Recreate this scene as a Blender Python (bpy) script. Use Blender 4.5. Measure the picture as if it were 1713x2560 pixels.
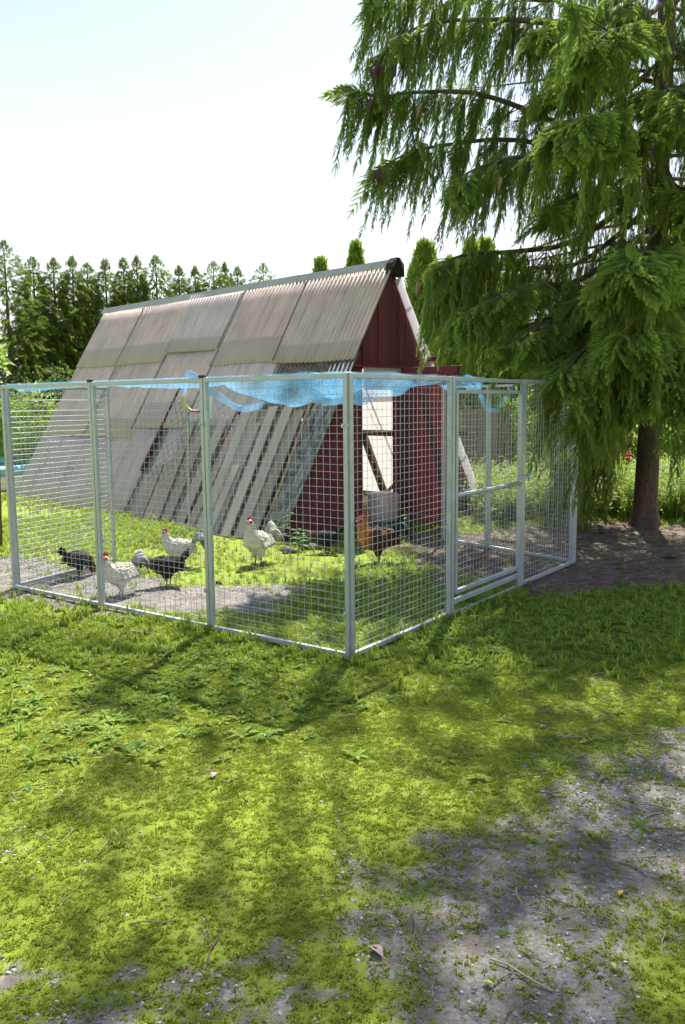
import bpy, bmesh, math, random
import numpy as np
from mathutils import Vector, Matrix, Euler
random.seed(7); RNG = np.random.default_rng(11)
for o in list(bpy.data.objects): bpy.data.objects.remove(o)
scene = bpy.context.scene
COL = scene.collection
# ------------------------------------------------------------------ camera
PW, PH = 1713, 2560
FPX, PITCH, ROLL, CAMH = 2100.4, 0.1288, -0.0102, 1.6603
_fw = np.array([0, math.cos(PITCH), -math.sin(PITCH)]); _rt = np.array([1., 0, 0]); _up = np.cross(_rt, _fw)
_c, _s = math.cos(ROLL), math.sin(ROLL)
RT, UP = _c*_rt + _s*_up, _c*_up - _s*_rt
cd = bpy.data.cameras.new('camera'); cam = bpy.data.objects.new('camera', cd); COL.objects.link(cam)
cd.sensor_fit = 'VERTICAL'; cd.sensor_height = 36.0; cd.lens = FPX/PH*36.0
cd.clip_start = 0.05; cd.clip_end = 3000
m = Matrix.Identity(4)
for i in range(3):
    m[i][0], m[i][1], m[i][2] = RT[i], UP[i], -_fw[i]
m[2][3] = CAMH
cam.matrix_world = m
scene.camera = cam
# ------------------------------------------------------------------ light
SUN_AZ, SUN_EL = math.radians(15), math.radians(56)      # azimuth from +Y towards +X
SUN = Vector((math.sin(SUN_AZ)*math.cos(SUN_EL), math.cos(SUN_AZ)*math.cos(SUN_EL), math.sin(SUN_EL)))
w = bpy.data.worlds.new('World'); scene.world = w; w.use_nodes = True
nt = w.node_tree; nt.nodes.clear()
out = nt.nodes.new('ShaderNodeOutputWorld'); bg = nt.nodes.new('ShaderNodeBackground')
sky = nt.nodes.new('ShaderNodeTexSky'); sky.sky_type = 'NISHITA'; sky.sun_disc = False
sky.sun_elevation = SUN_EL; sky.sun_rotation = SUN_AZ; sky.dust_density = 1.7; sky.air_density = 1.0; sky.ozone_density = 3.0
bg.inputs['Strength'].default_value = 0.0545
# thin white cirrus veil over the blue, thicker towards the horizon
tc = nt.nodes.new('ShaderNodeTexCoord'); mp = nt.nodes.new('ShaderNodeMapping'); mp.inputs['Scale'].default_value = (1.6, 1.6, 4.2)
nz = nt.nodes.new('ShaderNodeTexNoise'); nz.inputs['Scale'].default_value = 1.5; nz.inputs['Detail'].default_value = 7; nz.inputs['Roughness'].default_value = .55
rp = nt.nodes.new('ShaderNodeValToRGB'); rp.color_ramp.elements[0].position = .40; rp.color_ramp.elements[1].position = .68
sep = nt.nodes.new('ShaderNodeSeparateXYZ')
hz = nt.nodes.new('ShaderNodeMapRange'); hz.inputs[1].default_value = 0.10; hz.inputs[2].default_value = 0.50; hz.inputs[3].default_value = .8; hz.inputs[4].default_value = 0.0
mx = nt.nodes.new('ShaderNodeMath'); mx.operation = 'MAXIMUM'
mul = nt.nodes.new('ShaderNodeMath'); mul.operation = 'MULTIPLY'; mul.inputs[1].default_value = .16
mixc = nt.nodes.new('ShaderNodeMixRGB'); mixc.inputs[2].default_value = (7.0, 7.15, 7.3, 1)
L = nt.links.new
L(tc.outputs['Generated'], mp.inputs[0]); L(mp.outputs[0], nz.inputs[0]); L(nz.outputs[0], rp.inputs[0]); L(rp.outputs[0], mul.inputs[0])
L(tc.outputs['Generated'], sep.inputs[0]); L(sep.outputs[2], hz.inputs[0]); L(mul.outputs[0], mx.inputs[0]); L(hz.outputs[0], mx.inputs[1])
L(mx.outputs[0], mixc.inputs[0]); L(sky.outputs[0], mixc.inputs[1]); L(mixc.outputs[0], bg.inputs[0]); L(bg.outputs[0], out.inputs[0])
sd = bpy.data.lights.new('sun', 'SUN'); sd.energy = 3.3; sd.angle = math.radians(.55); sd.color = (1.0, .95, .86)
so = bpy.data.objects.new('sun', sd); COL.objects.link(so); so.rotation_euler = SUN.to_track_quat('Z', 'Y').to_euler(); so.location = (0, 0, 30)
vs = scene.view_settings; vs.view_transform = 'Standard'; vs.look = 'None'; vs.gamma = 1; vs.use_curve_mapping = False
vs.exposure = 1.88
scene.cycles.max_bounces = 8; scene.cycles.transparent_max_bounces = 24; scene.cycles.diffuse_bounces = 4
scene.cycles.use_adaptive_sampling = True; scene.cycles.adaptive_threshold = 0.02
scene.cycles.use_denoising = True; scene.cycles.caustics_reflective = False; scene.cycles.caustics_refractive = False
scene.cycles.sample_clamp_indirect = 6

# ------------------------------------------------------------------ drafting helpers: photo pixel -> point in the yard
def ray(px, py): return RT*(px-PW/2)/FPX + UP*(PH/2-py)/FPX + _fw
def onplane(px, py, n, d):
    o = np.array([0, 0, CAMH]); v = ray(px, py); n = np.asarray(n, float)
    return o + v*(d - n@o)/(n@v)
def G(px, py, z=0.): return onplane(px, py, (0, 0, 1), z)
def AT(px, py, Y): return onplane(px, py, (0, 1, 0), Y)
def project(P):
    d = np.asarray(P, float) - np.array([0, 0, CAMH]); z = d@_fw
    return PW/2 + FPX*(d@RT)/z, PH/2 - FPX*(d@UP)/z
_perm = RNG.permutation(4096)
def vnoise(x, y):
    x = np.asarray(x, float); y = np.asarray(y, float)
    xi = np.floor(x).astype(int); yi = np.floor(y).astype(int); fx = x-xi; fy = y-yi
    fx = fx*fx*(3-2*fx); fy = fy*fy*(3-2*fy)
    h = lambda a, b: _perm[(_perm[a & 4095] + b) & 4095]/4095.
    return (h(xi, yi)*(1-fx)+h(xi+1, yi)*fx)*(1-fy) + (h(xi, yi+1)*(1-fx)+h(xi+1, yi+1)*fx)*fy
def fbm(x, y, o=4):
    s = 0; a = .5; t = 0
    for k in range(o):
        s = s + a*vnoise(x*2**k+17*k, y*2**k+31*k); t += a; a *= .5
    return s/t
def polydist(px, py, poly):
    """signed distance to polygon, positive inside"""
    poly = np.asarray(poly, float)[:, :2]; n = len(poly)
    d = np.full(px.shape, 1e9); inside = np.zeros(px.shape, bool)
    for i in range(n):
        a = poly[i]; b = poly[(i+1) % n]; e = b-a
        t = np.clip(((px-a[0])*e[0]+(py-a[1])*e[1])/(e@e+1e-12), 0, 1)
        d = np.minimum(d, np.hypot(px-a[0]-t*e[0], py-a[1]-t*e[1]))
        c = ((a[1] > py) != (b[1] > py)) & (px < (b[0]-a[0])*(py-a[1])/(b[1]-a[1]+1e-12)+a[0])
        inside ^= c
    return np.where(inside, d, -d)
def smooth(a, b, x):
    t = np.clip((x-a)/(b-a), 0, 1); return t*t*(3-2*t)

# ------------------------------------------------------------------ objects
WORLD_LOC = {}
def tag(o, label=None, cat=None, group=None, kind=None):
    if label: o['label'] = label
    if cat: o['category'] = cat
    if group: o['group'] = group
    if kind: o['kind'] = kind
    return o
def thing(name, loc, label, cat, group=None, kind=None):
    o = bpy.data.objects.new(name, None); COL.objects.link(o); o.location = loc; o.empty_display_size = .1
    WORLD_LOC[o.name] = np.array(loc, float)
    return tag(o, label, cat, group, kind)
def base_of(p):
    return WORLD_LOC.get(p.name, np.zeros(3)) if p is not None else np.zeros(3)
def link_mesh(name, me, mat, parent=None, origin=None):
    o = bpy.data.objects.new(name, me); COL.objects.link(o)
    if mat is not None:
        for mm in (mat if isinstance(mat, (list, tuple)) else [mat]): me.materials.append(mm)
    if parent is not None:
        o.parent = parent; WORLD_LOC[o.name] = base_of(parent)
    elif origin is not None:
        o.location = origin; WORLD_LOC[o.name] = np.array(origin, float)
    return o
class MB:
    def __init__(s): s.v = []; s.f = []; s.mi = []; s.a = []
    def add(s, verts, faces, mi=0, a=None):
        b = len(s.v); s.v += [tuple(float(c) for c in q) for q in verts]; s.f += [tuple(b+i for i in q) for q in faces]; s.mi += [mi]*len(faces)
        s.a += (list(a) if a is not None else [0.]*len(verts)); return s
    def box(s, c, ax, h, mi=0):
        c = np.asarray(c, float); ax = [np.asarray(q, float) for q in ax]
        vs = [c + ax[0]*h[0]*i + ax[1]*h[1]*j + ax[2]*h[2]*k for i in (-1, 1) for j in (-1, 1) for k in (-1, 1)]
        return s.add(vs, [(0, 1, 3, 2), (4, 6, 7, 5), (0, 4, 5, 1), (2, 3, 7, 6), (0, 2, 6, 4), (1, 5, 7, 3)], mi)
    def bar(s, p0, p1, wd, hg, side=None, mi=0):
        p0 = np.asarray(p0, float); p1 = np.asarray(p1, float); d = p1-p0; Ln = np.linalg.norm(d); d = d/Ln
        if side is None: side = np.cross(d, (0, 0, 1)) if abs(d[2]) < .95 else np.array([1., 0, 0])
        side = np.asarray(side, float); side = side - d*(side@d); side /= np.linalg.norm(side)
        u = np.cross(side, d)
        return s.box((p0+p1)/2, (d, side, u), (Ln/2, wd/2, hg/2), mi)
    def tube(s, pts, rad, n=6, mi=0, cap=True, att=None):
        pts = [np.asarray(q, float) for q in pts]; k = len(pts)
        if not hasattr(rad, '__len__'): rad = [rad]*k
        V = []; F = []; A = []
        ref = np.array([0, 0, 1.])
        for i in range(k):
            d = pts[min(i+1, k-1)]-pts[max(i-1, 0)]; d = d/(np.linalg.norm(d)+1e-12)
            r = ref if abs(d@ref) < .97 else np.array([1., 0, 0])
            x = np.cross(d, r); x /= np.linalg.norm(x); y = np.cross(d, x)
            for j in range(n):
                t = 2*math.pi*j/n; V.append(pts[i] + rad[i]*(math.cos(t)*x+math.sin(t)*y)); A.append(att[i] if att is not None else 0.)
        for i in range(k-1):
            for j in range(n): F.append((i*n+j, i*n+(j+1) % n, (i+1)*n+(j+1) % n, (i+1)*n+j))
        if cap: F.append(tuple(range(n-1, -1, -1))); F.append(tuple((k-1)*n+j for j in range(n)))
        return s.add(V, F, mi, A)
    def mesh(s, name, off=(0, 0, 0), smooth=False, attr=None):
        me = bpy.data.meshes.new(name); off = np.asarray(off, float)
        me.from_pydata([tuple(np.asarray(q)-off) for q in s.v], [], s.f)
        if any(s.mi): me.polygons.foreach_set('material_index', s.mi)
        if smooth: me.polygons.foreach_set('use_smooth', [True]*len(me.polygons))
        if attr: me.attributes.new(attr, 'FLOAT', 'POINT').data.foreach_set('value', s.a)
        me.update(); return me
    def build(s, name, mat, parent=None, smooth=False, bevel=0, attr=None, origin=None):
        off = base_of(parent) if parent is not None else (origin if origin is not None else (0, 0, 0))
        o = link_mesh(name, s.mesh(name, off, smooth, attr), mat, parent, origin if parent is None else None)
        if bevel:
            b = o.modifiers.new('bevel', 'BEVEL'); b.width = bevel; b.segments = 2; b.limit_method = 'ANGLE'
        return o

# ------------------------------------------------------------------ materials
def nodes_of(name):
    mt = bpy.data.materials.new(name); mt.use_nodes = True; t = mt.node_tree; t.nodes.clear()
    o = t.nodes.new('ShaderNodeOutputMaterial'); return mt, t, o
def N(t, kind, **kw):
    n = t.nodes.new(kind)
    for k, v in kw.items():
        if k.startswith('i_'): n.inputs[k[2:].replace('_', ' ')].default_value = v
        else: setattr(n, k, v)
    return n
def rgba(c): return (c[0], c[1], c[2], 1)
def ramp(t, fac, stops):
    r = t.nodes.new('ShaderNodeValToRGB'); e = r.color_ramp.elements
    while len(e) < len(stops): e.new(.5)
    for q, (p, c) in zip(e, stops): q.position = p; q.color = rgba(c)
    t.links.new(fac, r.inputs[0]); return r.outputs[0]
def coords(t, scale=(1, 1, 1), kind='Object', rot=(0, 0, 0)):
    c = t.nodes.new('ShaderNodeTexCoord'); mpn = t.nodes.new('ShaderNodeMapping'); mpn.inputs['Scale'].default_value = scale; mpn.inputs['Rotation'].default_value = rot
    t.links.new(c.outputs[kind], mpn.inputs[0]); return mpn.outputs[0]
def noise(t, vec, scale, detail=5, rough=.6):
    n = N(t, 'ShaderNodeTexNoise'); n.inputs['Scale'].default_value = scale; n.inputs['Detail'].default_value = detail; n.inputs['Roughness'].default_value = rough
    if vec is not None: t.links.new(vec, n.inputs['Vector'])
    return n.outputs['Fac']
def mixc_(t, fac, a, b, mode='MIX'):
    n = N(t, 'ShaderNodeMixRGB', blend_type=mode)
    for k, v in ((0, fac), (1, a), (2, b)):
        if isinstance(v, (int, float)): n.inputs[k].default_value = v
        elif isinstance(v, tuple): n.inputs[k].default_value = rgba(v)
        else: t.links.new(v, n.inputs[k])
    return n.outputs[0]
def principled(t, o, col, rough=.7, metal=0, bump=None, bump_d=.01, bump_s=.5, spec=.3, transl=None):
    p = N(t, 'ShaderNodeBsdfPrincipled'); p.inputs['Roughness'].default_value = rough; p.inputs['Metallic'].default_value = metal
    p.inputs['Specular IOR Level'].default_value = spec
    if isinstance(col, tuple): p.inputs['Base Color'].default_value = rgba(col)
    else: t.links.new(col, p.inputs['Base Color'])
    if bump is not None:
        b = N(t, 'ShaderNodeBump'); b.inputs['Strength'].default_value = bump_s; b.inputs['Distance'].default_value = bump_d
        t.links.new(bump, b.inputs['Height']); t.links.new(b.outputs[0], p.inputs['Normal'])
    res = p.outputs[0]
    if transl:
        fac, tcol = transl; tr = N(t, 'ShaderNodeBsdfTranslucent')
        if isinstance(tcol, tuple): tr.inputs[0].default_value = rgba(tcol)
        else: t.links.new(tcol, tr.inputs[0])
        ms = N(t, 'ShaderNodeMixShader'); ms.inputs[0].default_value = fac
        t.links.new(res, ms.inputs[1]); t.links.new(tr.outputs[0], ms.inputs[2]); res = ms.outputs[0]
    t.links.new(res, o.inputs[0]); return p
def mat_plain(name, col, rough=.6, metal=0, var=.25, scale=12, bump_d=.003, spec=.3, stretch=(1, 1, 1)):
    mt, t, o = nodes_of(name); v = coords(t, stretch); n = noise(t, v, scale, 6, .65)
    dark = tuple(c*(1-var) for c in col); lite = tuple(min(1, c*(1+var)) for c in col)
    principled(t, o, ramp(t, n, [(.25, dark), (.5, col), (.78, lite)]), rough, metal, n, bump_d, .5, spec); return mt
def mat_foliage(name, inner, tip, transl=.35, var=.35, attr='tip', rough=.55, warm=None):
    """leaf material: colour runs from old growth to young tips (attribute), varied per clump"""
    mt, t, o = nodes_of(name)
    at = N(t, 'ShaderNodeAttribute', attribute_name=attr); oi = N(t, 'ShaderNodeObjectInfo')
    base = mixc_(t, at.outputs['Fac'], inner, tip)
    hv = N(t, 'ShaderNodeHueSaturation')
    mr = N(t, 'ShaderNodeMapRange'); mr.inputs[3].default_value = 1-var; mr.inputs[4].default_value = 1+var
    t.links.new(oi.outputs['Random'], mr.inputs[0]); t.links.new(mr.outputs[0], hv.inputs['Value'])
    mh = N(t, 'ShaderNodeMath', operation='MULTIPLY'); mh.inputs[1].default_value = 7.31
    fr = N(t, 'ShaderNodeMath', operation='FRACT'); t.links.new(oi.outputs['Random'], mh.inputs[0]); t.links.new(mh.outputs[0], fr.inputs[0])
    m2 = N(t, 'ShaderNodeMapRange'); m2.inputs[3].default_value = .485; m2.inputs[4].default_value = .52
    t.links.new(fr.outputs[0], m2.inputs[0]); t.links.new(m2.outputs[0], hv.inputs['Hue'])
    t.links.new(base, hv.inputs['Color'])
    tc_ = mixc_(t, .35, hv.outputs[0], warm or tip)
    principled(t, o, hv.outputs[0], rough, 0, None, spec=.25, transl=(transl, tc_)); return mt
def mat_wood(name, col, var=.3, grain_axis=2, rough=.8, grey=0.0, bump=.004):
    mt, t, o = nodes_of(name); sc = [22, 22, 22]; sc[grain_axis] = 1.4
    oi = N(t, 'ShaderNodeObjectInfo')
    cn = t.nodes.new('ShaderNodeTexCoord'); va = N(t, 'ShaderNodeVectorMath', operation='ADD'); t.links.new(cn.outputs['Object'], va.inputs[0])
    cm = N(t, 'ShaderNodeCombineXYZ'); ml = N(t, 'ShaderNodeMath', operation='MULTIPLY'); ml.inputs[1].default_value = 37.
    t.links.new(oi.outputs['Random'], ml.inputs[0]); [t.links.new(ml.outputs[0], cm.inputs[k]) for k in range(3)]; t.links.new(cm.outputs[0], va.inputs[1])
    mpn = t.nodes.new('ShaderNodeMapping'); mpn.inputs['Scale'].default_value = sc; t.links.new(va.outputs[0], mpn.inputs[0])
    n = noise(t, mpn.outputs[0], 1.0, 6, .7); n2 = noise(t, va.outputs[0], 2.3, 4, .6)
    dark = tuple(c*(1-var) for c in col); lite = tuple(min(1, c*(1+var)) for c in col)
    c1 = ramp(t, n, [(.25, dark), (.5, col), (.8, lite)])
    c2 = mixc_(t, n2, c1, tuple(c*.72 for c in col)) if not grey else mixc_(t, n2, c1, tuple(c*.6+.02 for c in col))
    hv = N(t, 'ShaderNodeHueSaturation'); mr = N(t, 'ShaderNodeMapRange'); mr.inputs[3].default_value = .8; mr.inputs[4].default_value = 1.2
    t.links.new(oi.outputs['Random'], mr.inputs[0]); t.links.new(mr.outputs[0], hv.inputs['Value']); t.links.new(c2, hv.inputs['Color'])
    principled(t, o, hv.outputs[0], rough, 0, n, bump, .6, .2); return mt

# ------------------------------------------------------------------ scatter: one object whose modifier repeats small clumps on points
def scatter(name, pts, rot, scl, idx, protos, mat, parent=None, kind='stuff'):
    me = bpy.data.meshes.new(name); pts = np.asarray(pts, float); n = len(pts)
    off = base_of(parent) if parent is not None else np.zeros(3)
    me.vertices.add(n); me.vertices.foreach_set('co', (pts-off).astype(np.float32).ravel())
    a = me.attributes.new('rot', 'FLOAT_VECTOR', 'POINT'); a.data.foreach_set('vector', np.asarray(rot, np.float32).ravel())
    scl = np.asarray(scl, np.float32)
    if scl.ndim == 1: scl = np.stack([scl]*3, 1)
    a = me.attributes.new('scl', 'FLOAT_VECTOR', 'POINT'); a.data.foreach_set('vector', scl.ravel())
    a = me.attributes.new('idx', 'INT', 'POINT'); a.data.foreach_set('value', np.asarray(idx, np.int32))
    o = link_mesh(name, me, mat, parent)
    g = bpy.data.node_groups.new(name, 'GeometryNodeTree')
    g.interface.new_socket('Geometry', in_out='INPUT', socket_type='NodeSocketGeometry'); g.interface.new_socket('Geometry', in_out='OUTPUT', socket_type='NodeSocketGeometry')
    gi = g.nodes.new('NodeGroupInput'); go = g.nodes.new('NodeGroupOutput'); ip = g.nodes.new('GeometryNodeInstanceOnPoints'); jn = g.nodes.new('GeometryNodeJoinGeometry')
    for pr in reversed(protos):
        oi = g.nodes.new('GeometryNodeObjectInfo'); oi.inputs['Object'].default_value = pr; oi.inputs['As Instance'].default_value = True
        g.links.new(oi.outputs['Geometry'], jn.inputs[0])
    def att(nm, ty):
        q = g.nodes.new('GeometryNodeInputNamedAttribute'); q.data_type = ty; q.inputs[0].default_value = nm; return q.outputs['Attribute']
    er = g.nodes.new('FunctionNodeEulerToRotation'); g.links.new(att('rot', 'FLOAT_VECTOR'), er.inputs[0])
    g.links.new(gi.outputs[0], ip.inputs['Points']); g.links.new(jn.outputs[0], ip.inputs['Instance']); ip.inputs['Pick Instance'].default_value = True
    g.links.new(att('idx', 'INT'), ip.inputs['Instance Index']); g.links.new(er.outputs[0], ip.inputs['Rotation']); g.links.new(att('scl', 'FLOAT_VECTOR'), ip.inputs['Scale'])
    g.links.new(ip.outputs[0], go.inputs[0])
    md = o.modifiers.new('scatter', 'NODES'); md.node_group = g
    if kind: o['kind'] = kind
    return o
def proto(name, mb, mat, smooth=False):
    """clump shape used by scatter(); not linked to the scene itself"""
    me = mb.mesh(name, (0, 0, 0), smooth, 'tip')
    for mm in (mat if isinstance(mat, (list, tuple)) else [mat]): me.materials.append(mm)
    return bpy.data.objects.new(name, me)
def eul_from_dir(d, spin=0.):
    """euler turning -Z onto direction d"""
    q = Vector((-d[0], -d[1], -d[2])).to_track_quat('Z', 'Y') @ Euler((0, 0, spin)).to_quaternion()
    e = q.to_euler(); return (e.x, e.y, e.z)
# ================================================================== GROUND
def P2(lst): return [G(x, y)[:2] for x, y in lst]
POLY_GRAVEL = P2([(1713, 1835), (1560, 1870), (1400, 1890), (1300, 1950), (1210, 2000), (1190, 2080), (1110, 2120), (1050, 2190), (1030, 2290), (1000, 2350), (1010, 2420), (1000, 2540), (1000, 2700), (1500, 2700), (1550, 2480), (1640, 2420), (1713, 2390), (2300, 2330), (2300, 1790)])
POLY_MIX = P2([(-600, 2280), (0, 2250), (160, 2290), (380, 2320), (560, 2330), (700, 2390), (860, 2340), (980, 2220), (1000, 2080), (1190, 2080), (1000, 2700), (-600, 2700)])
POLY_SOIL = P2([(1330, 1492), (1500, 1485), (1713, 1478), (2300, 1478), (2300, 1288), (1640, 1312), (1500, 1300), (1330, 1306), (1160, 1330), (1000, 1322), (950, 1400), (1090, 1462), (1210, 1446)])
POLY_PEN = P2([(-500, 1385), (60, 1388), (250, 1422), (420, 1468), (640, 1445), (800, 1470), (700, 1530), (560, 1565), (430, 1545), (256, 1530), (60, 1500), (-500, 1490)])
POLY_PENMIX = P2([(-500, 1500), (256, 1530), (480, 1585), (330, 1600), (130, 1570), (-500, 1530)])
def zones(x, y):
    x = np.asarray(x, float); y = np.asarray(y, float)
    nb = (fbm(x*1.1+5, y*1.1, 4)-.5); ns = (fbm(x*4.2, y*4.2+9, 4)-.5)
    fi = fbm(x*11+3, y*11, 3)-.5; e = nb*1.0 + ns*.6 + fi*.35
    gr = smooth(-.30, .40, polydist(x, y, POLY_GRAVEL) + e*.7)
    mx_ = smooth(-.15, .25, polydist(x, y, POLY_MIX) + e*.6)*np.clip(.30 + 1.3*ns + 2.4*fi, 0, 1)
    so_ = smooth(-.1, .35, polydist(x, y, POLY_SOIL) + e*.8)
    pn = smooth(-.15, .3, polydist(x, y, POLY_PEN) + e*.8)
    pm = smooth(-.1, .2, polydist(x, y, POLY_PENMIX) + e*.5)*np.clip(.4+3*ns, 0, 1)
    bare = smooth(.57, .72, fbm(x*2.3+40, y*2.3+7, 5))*.45*(y < 7)        # worn spots in the moss
    gravel = np.clip(np.maximum.reduce([gr, mx_*.8, pn, pm*.7, bare*.8]), 0, 1)
    return gravel, so_*(1-pn), gr
def gz(x, y):
    x = np.asarray(x, float); y = np.asarray(y, float)
    return .022*(fbm(x*.9, y*.9, 3)-.5) + .008*(vnoise(x*5, y*5)-.5)
def axis(a, b, st, far_a, far_b):
    c = list(np.arange(a, b+st*.5, st)); d = st; q = a
    lo = []
    while q > far_a: d *= 1.35; q -= d; lo.append(q)
    hi = []; d = st; q = b
    while q < far_b: d *= 1.35; q += d; hi.append(q)
    return np.array(lo[::-1]+c+hi)
xs = axis(-6.5, 8, .055, -900, 900); ys = axis(.8, 15.5, .055, -300, 1500)
gx, gy = np.meshgrid(xs, ys); gzv = gz(gx, gy); gzv[(abs(gx) > 30) | (gy > 40)] *= 1
me = bpy.data.meshes.new('ground'); nx, ny = len(xs), len(ys)
me.vertices.add(nx*ny); me.vertices.foreach_set('co', np.stack([gx, gy, gzv], -1).astype(np.float32).ravel())
ii = np.arange(nx*ny).reshape(ny, nx); q = np.stack([ii[:-1, :-1], ii[:-1, 1:], ii[1:, 1:], ii[1:, :-1]], -1).reshape(-1, 4)
me.loops.add(q.size); me.polygons.add(len(q)); me.loops.foreach_set('vertex_index', q.ravel()); me.polygons.foreach_set('loop_start', np.arange(0, q.size, 4)); me.polygons.foreach_set('loop_total', np.full(len(q), 4))
me.polygons.foreach_set('use_smooth', np.ones(len(q), bool)); me.update(calc_edges=True); me.validate()
zg, zs, zr = zones(gx.ravel(), gy.ravel())
for nm, arr in (('gravel', zg), ('soil', zs)):
    me.attributes.new(nm, 'FLOAT', 'POINT').data.foreach_set('value', np.asarray(arr, np.float32))
def mat_ground():
    mt, t, o = nodes_of('yard ground'); v = coords(t)
    ag = N(t, 'ShaderNodeAttribute', attribute_name='gravel').outputs['Fac']; as_ = N(t, 'ShaderNodeAttribute', attribute_name='soil').outputs['Fac']
    n1 = noise(t, v, 1.2, 5, .6); n2 = noise(t, v, 38, 6, .7); n3 = noise(t, v, 160, 4, .7); n4 = noise(t, v, 7, 5, .6)
    moss = ramp(t, n2, [(.28, (.09, .11, .02)), (.5, (.205, .245, .032)), (.75, (.31, .355, .055))])
    moss = mixc_(t, ramp(t, n1, [(.42, (0, 0, 0)), (.62, (1, 1, 1))]), moss, mixc_(t, n2, (.16, .23, .02), (.29, .38, .04)))
    vo = N(t, 'ShaderNodeTexVoronoi'); vo.inputs['Scale'].default_value = 95; t.links.new(v, vo.inputs['Vector'])
    hs = N(t, 'ShaderNodeSeparateColor'); t.links.new(vo.outputs['Color'], hs.inputs[0])
    stone = ramp(t, hs.outputs[0], [(.0, (.14, .135, .13)), (.35, (.25, .24, .23)), (.7, (.35, .34, .33)), (1., (.46, .45, .44))])
    dirt = ramp(t, n4, [(.3, (.125, .105, .088)), (.55, (.21, .18, .152)), (.8, (.28, .245, .21))])
    grav = mixc_(t, ramp(t, n4, [(.42, (.1, .1, .1)), (.64, (.6, .6, .6))]), dirt, stone)
    soil = ramp(t, n2, [(.25, (.06, .045, .035)), (.5, (.165, .125, .10)), (.8, (.30, .245, .20))])
    soil = mixc_(t, n4, soil, (.20, .155, .125))
    # ragged edge between the covers
    def edge(a):
        ad = N(t, 'ShaderNodeMath', operation='ADD'); t.links.new(a, ad.inputs[0])
        mm = N(t, 'ShaderNodeMath', operation='MULTIPLY_ADD'); mm.inputs[1].default_value = .8; mm.inputs[2].default_value = -.4
        t.links.new(n2, mm.inputs[0]); t.links.new(mm.outputs[0], ad.inputs[1])
        return ramp(t, ad.outputs[0], [(.38, (0, 0, 0)), (.62, (1, 1, 1))])
    c = mixc_(t, edge(ag), moss, grav); c = mixc_(t, edge(as_), c, soil)
    mh = N(t, 'ShaderNodeMath', operation='ADD'); t.links.new(n2, mh.inputs[0]); t.links.new(n3, mh.inputs[1])
    principled(t, o, c, .92, 0, mh.outputs[0], .012, .8, .15); return mt
ground = link_mesh('ground', me, mat_ground()); ground['kind'] = 'structure'

# a pale road far behind the garden
mb = MB(); mb.box((14, 31.5, .012), ((1, 0, 0), (0, 1, 0), (0, 0, 1)), (24, 1.4, .012))
o = mb.build('road', mat_plain('pale gravel road', (.55, .53, .50), .9, 0, .15, 3)); o['kind'] = 'structure'

# ================================================================== COOP
CM = np.array([.731, 11.409, 0]); CTH, CHW, CLN, CHH = .778, 2.076, 7.499, 3.494
g_ = np.array([math.cos(CTH), math.sin(CTH), 0]); r_ = np.array([-math.sin(CTH), math.cos(CTH), 0]); z_ = np.array([0, 0, 1.])
def CP(s, u, z): return CM + g_*s + r_*u + z_*z
SLEN = math.hypot(CHW, CHH); sl_ = (-g_*CHW - z_*CHH)/SLEN; nl_ = np.cross(sl_, r_); nl_ = nl_ if nl_[2] > 0 else -nl_
sr_ = (g_*CHW - z_*CHH)/SLEN; nr_ = np.cross(sr_, r_); nr_ = nr_ if nr_[2] > 0 else -nr_
AP = CM + z_*CHH
def RL(u, v, n=0.): return AP + r_*u + sl_*v + nl_*n
def RR(u, v, n=0.): return AP + r_*u + sr_*v + nr_*n
coop = thing('chicken_coop', tuple(CM), 'long dark red A-frame chicken coop with corrugated roof down to the ground', 'chicken coop')
M_RED = mat_wood('dark red paint', (.22, .054, .078), .3, 2, .62)
M_RED2 = mat_wood('worn red paint', (.36, .06, .075), .3, 2, .6)
M_WHITE = mat_plain('white painted board', (.80, .80, .80), .55, 0, .06, 6)
M_GREYWOOD = mat_wood('weathered grey wood', (.30, .285, .255), .4, 2, .85, .3, .008)
M_RAWWOOD = mat_wood('raw brown wood', (.30, .19, .12), .3, 2, .8)
M_DARKIN = mat_plain('dark inside', (.03, .025, .022), .9)
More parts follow.
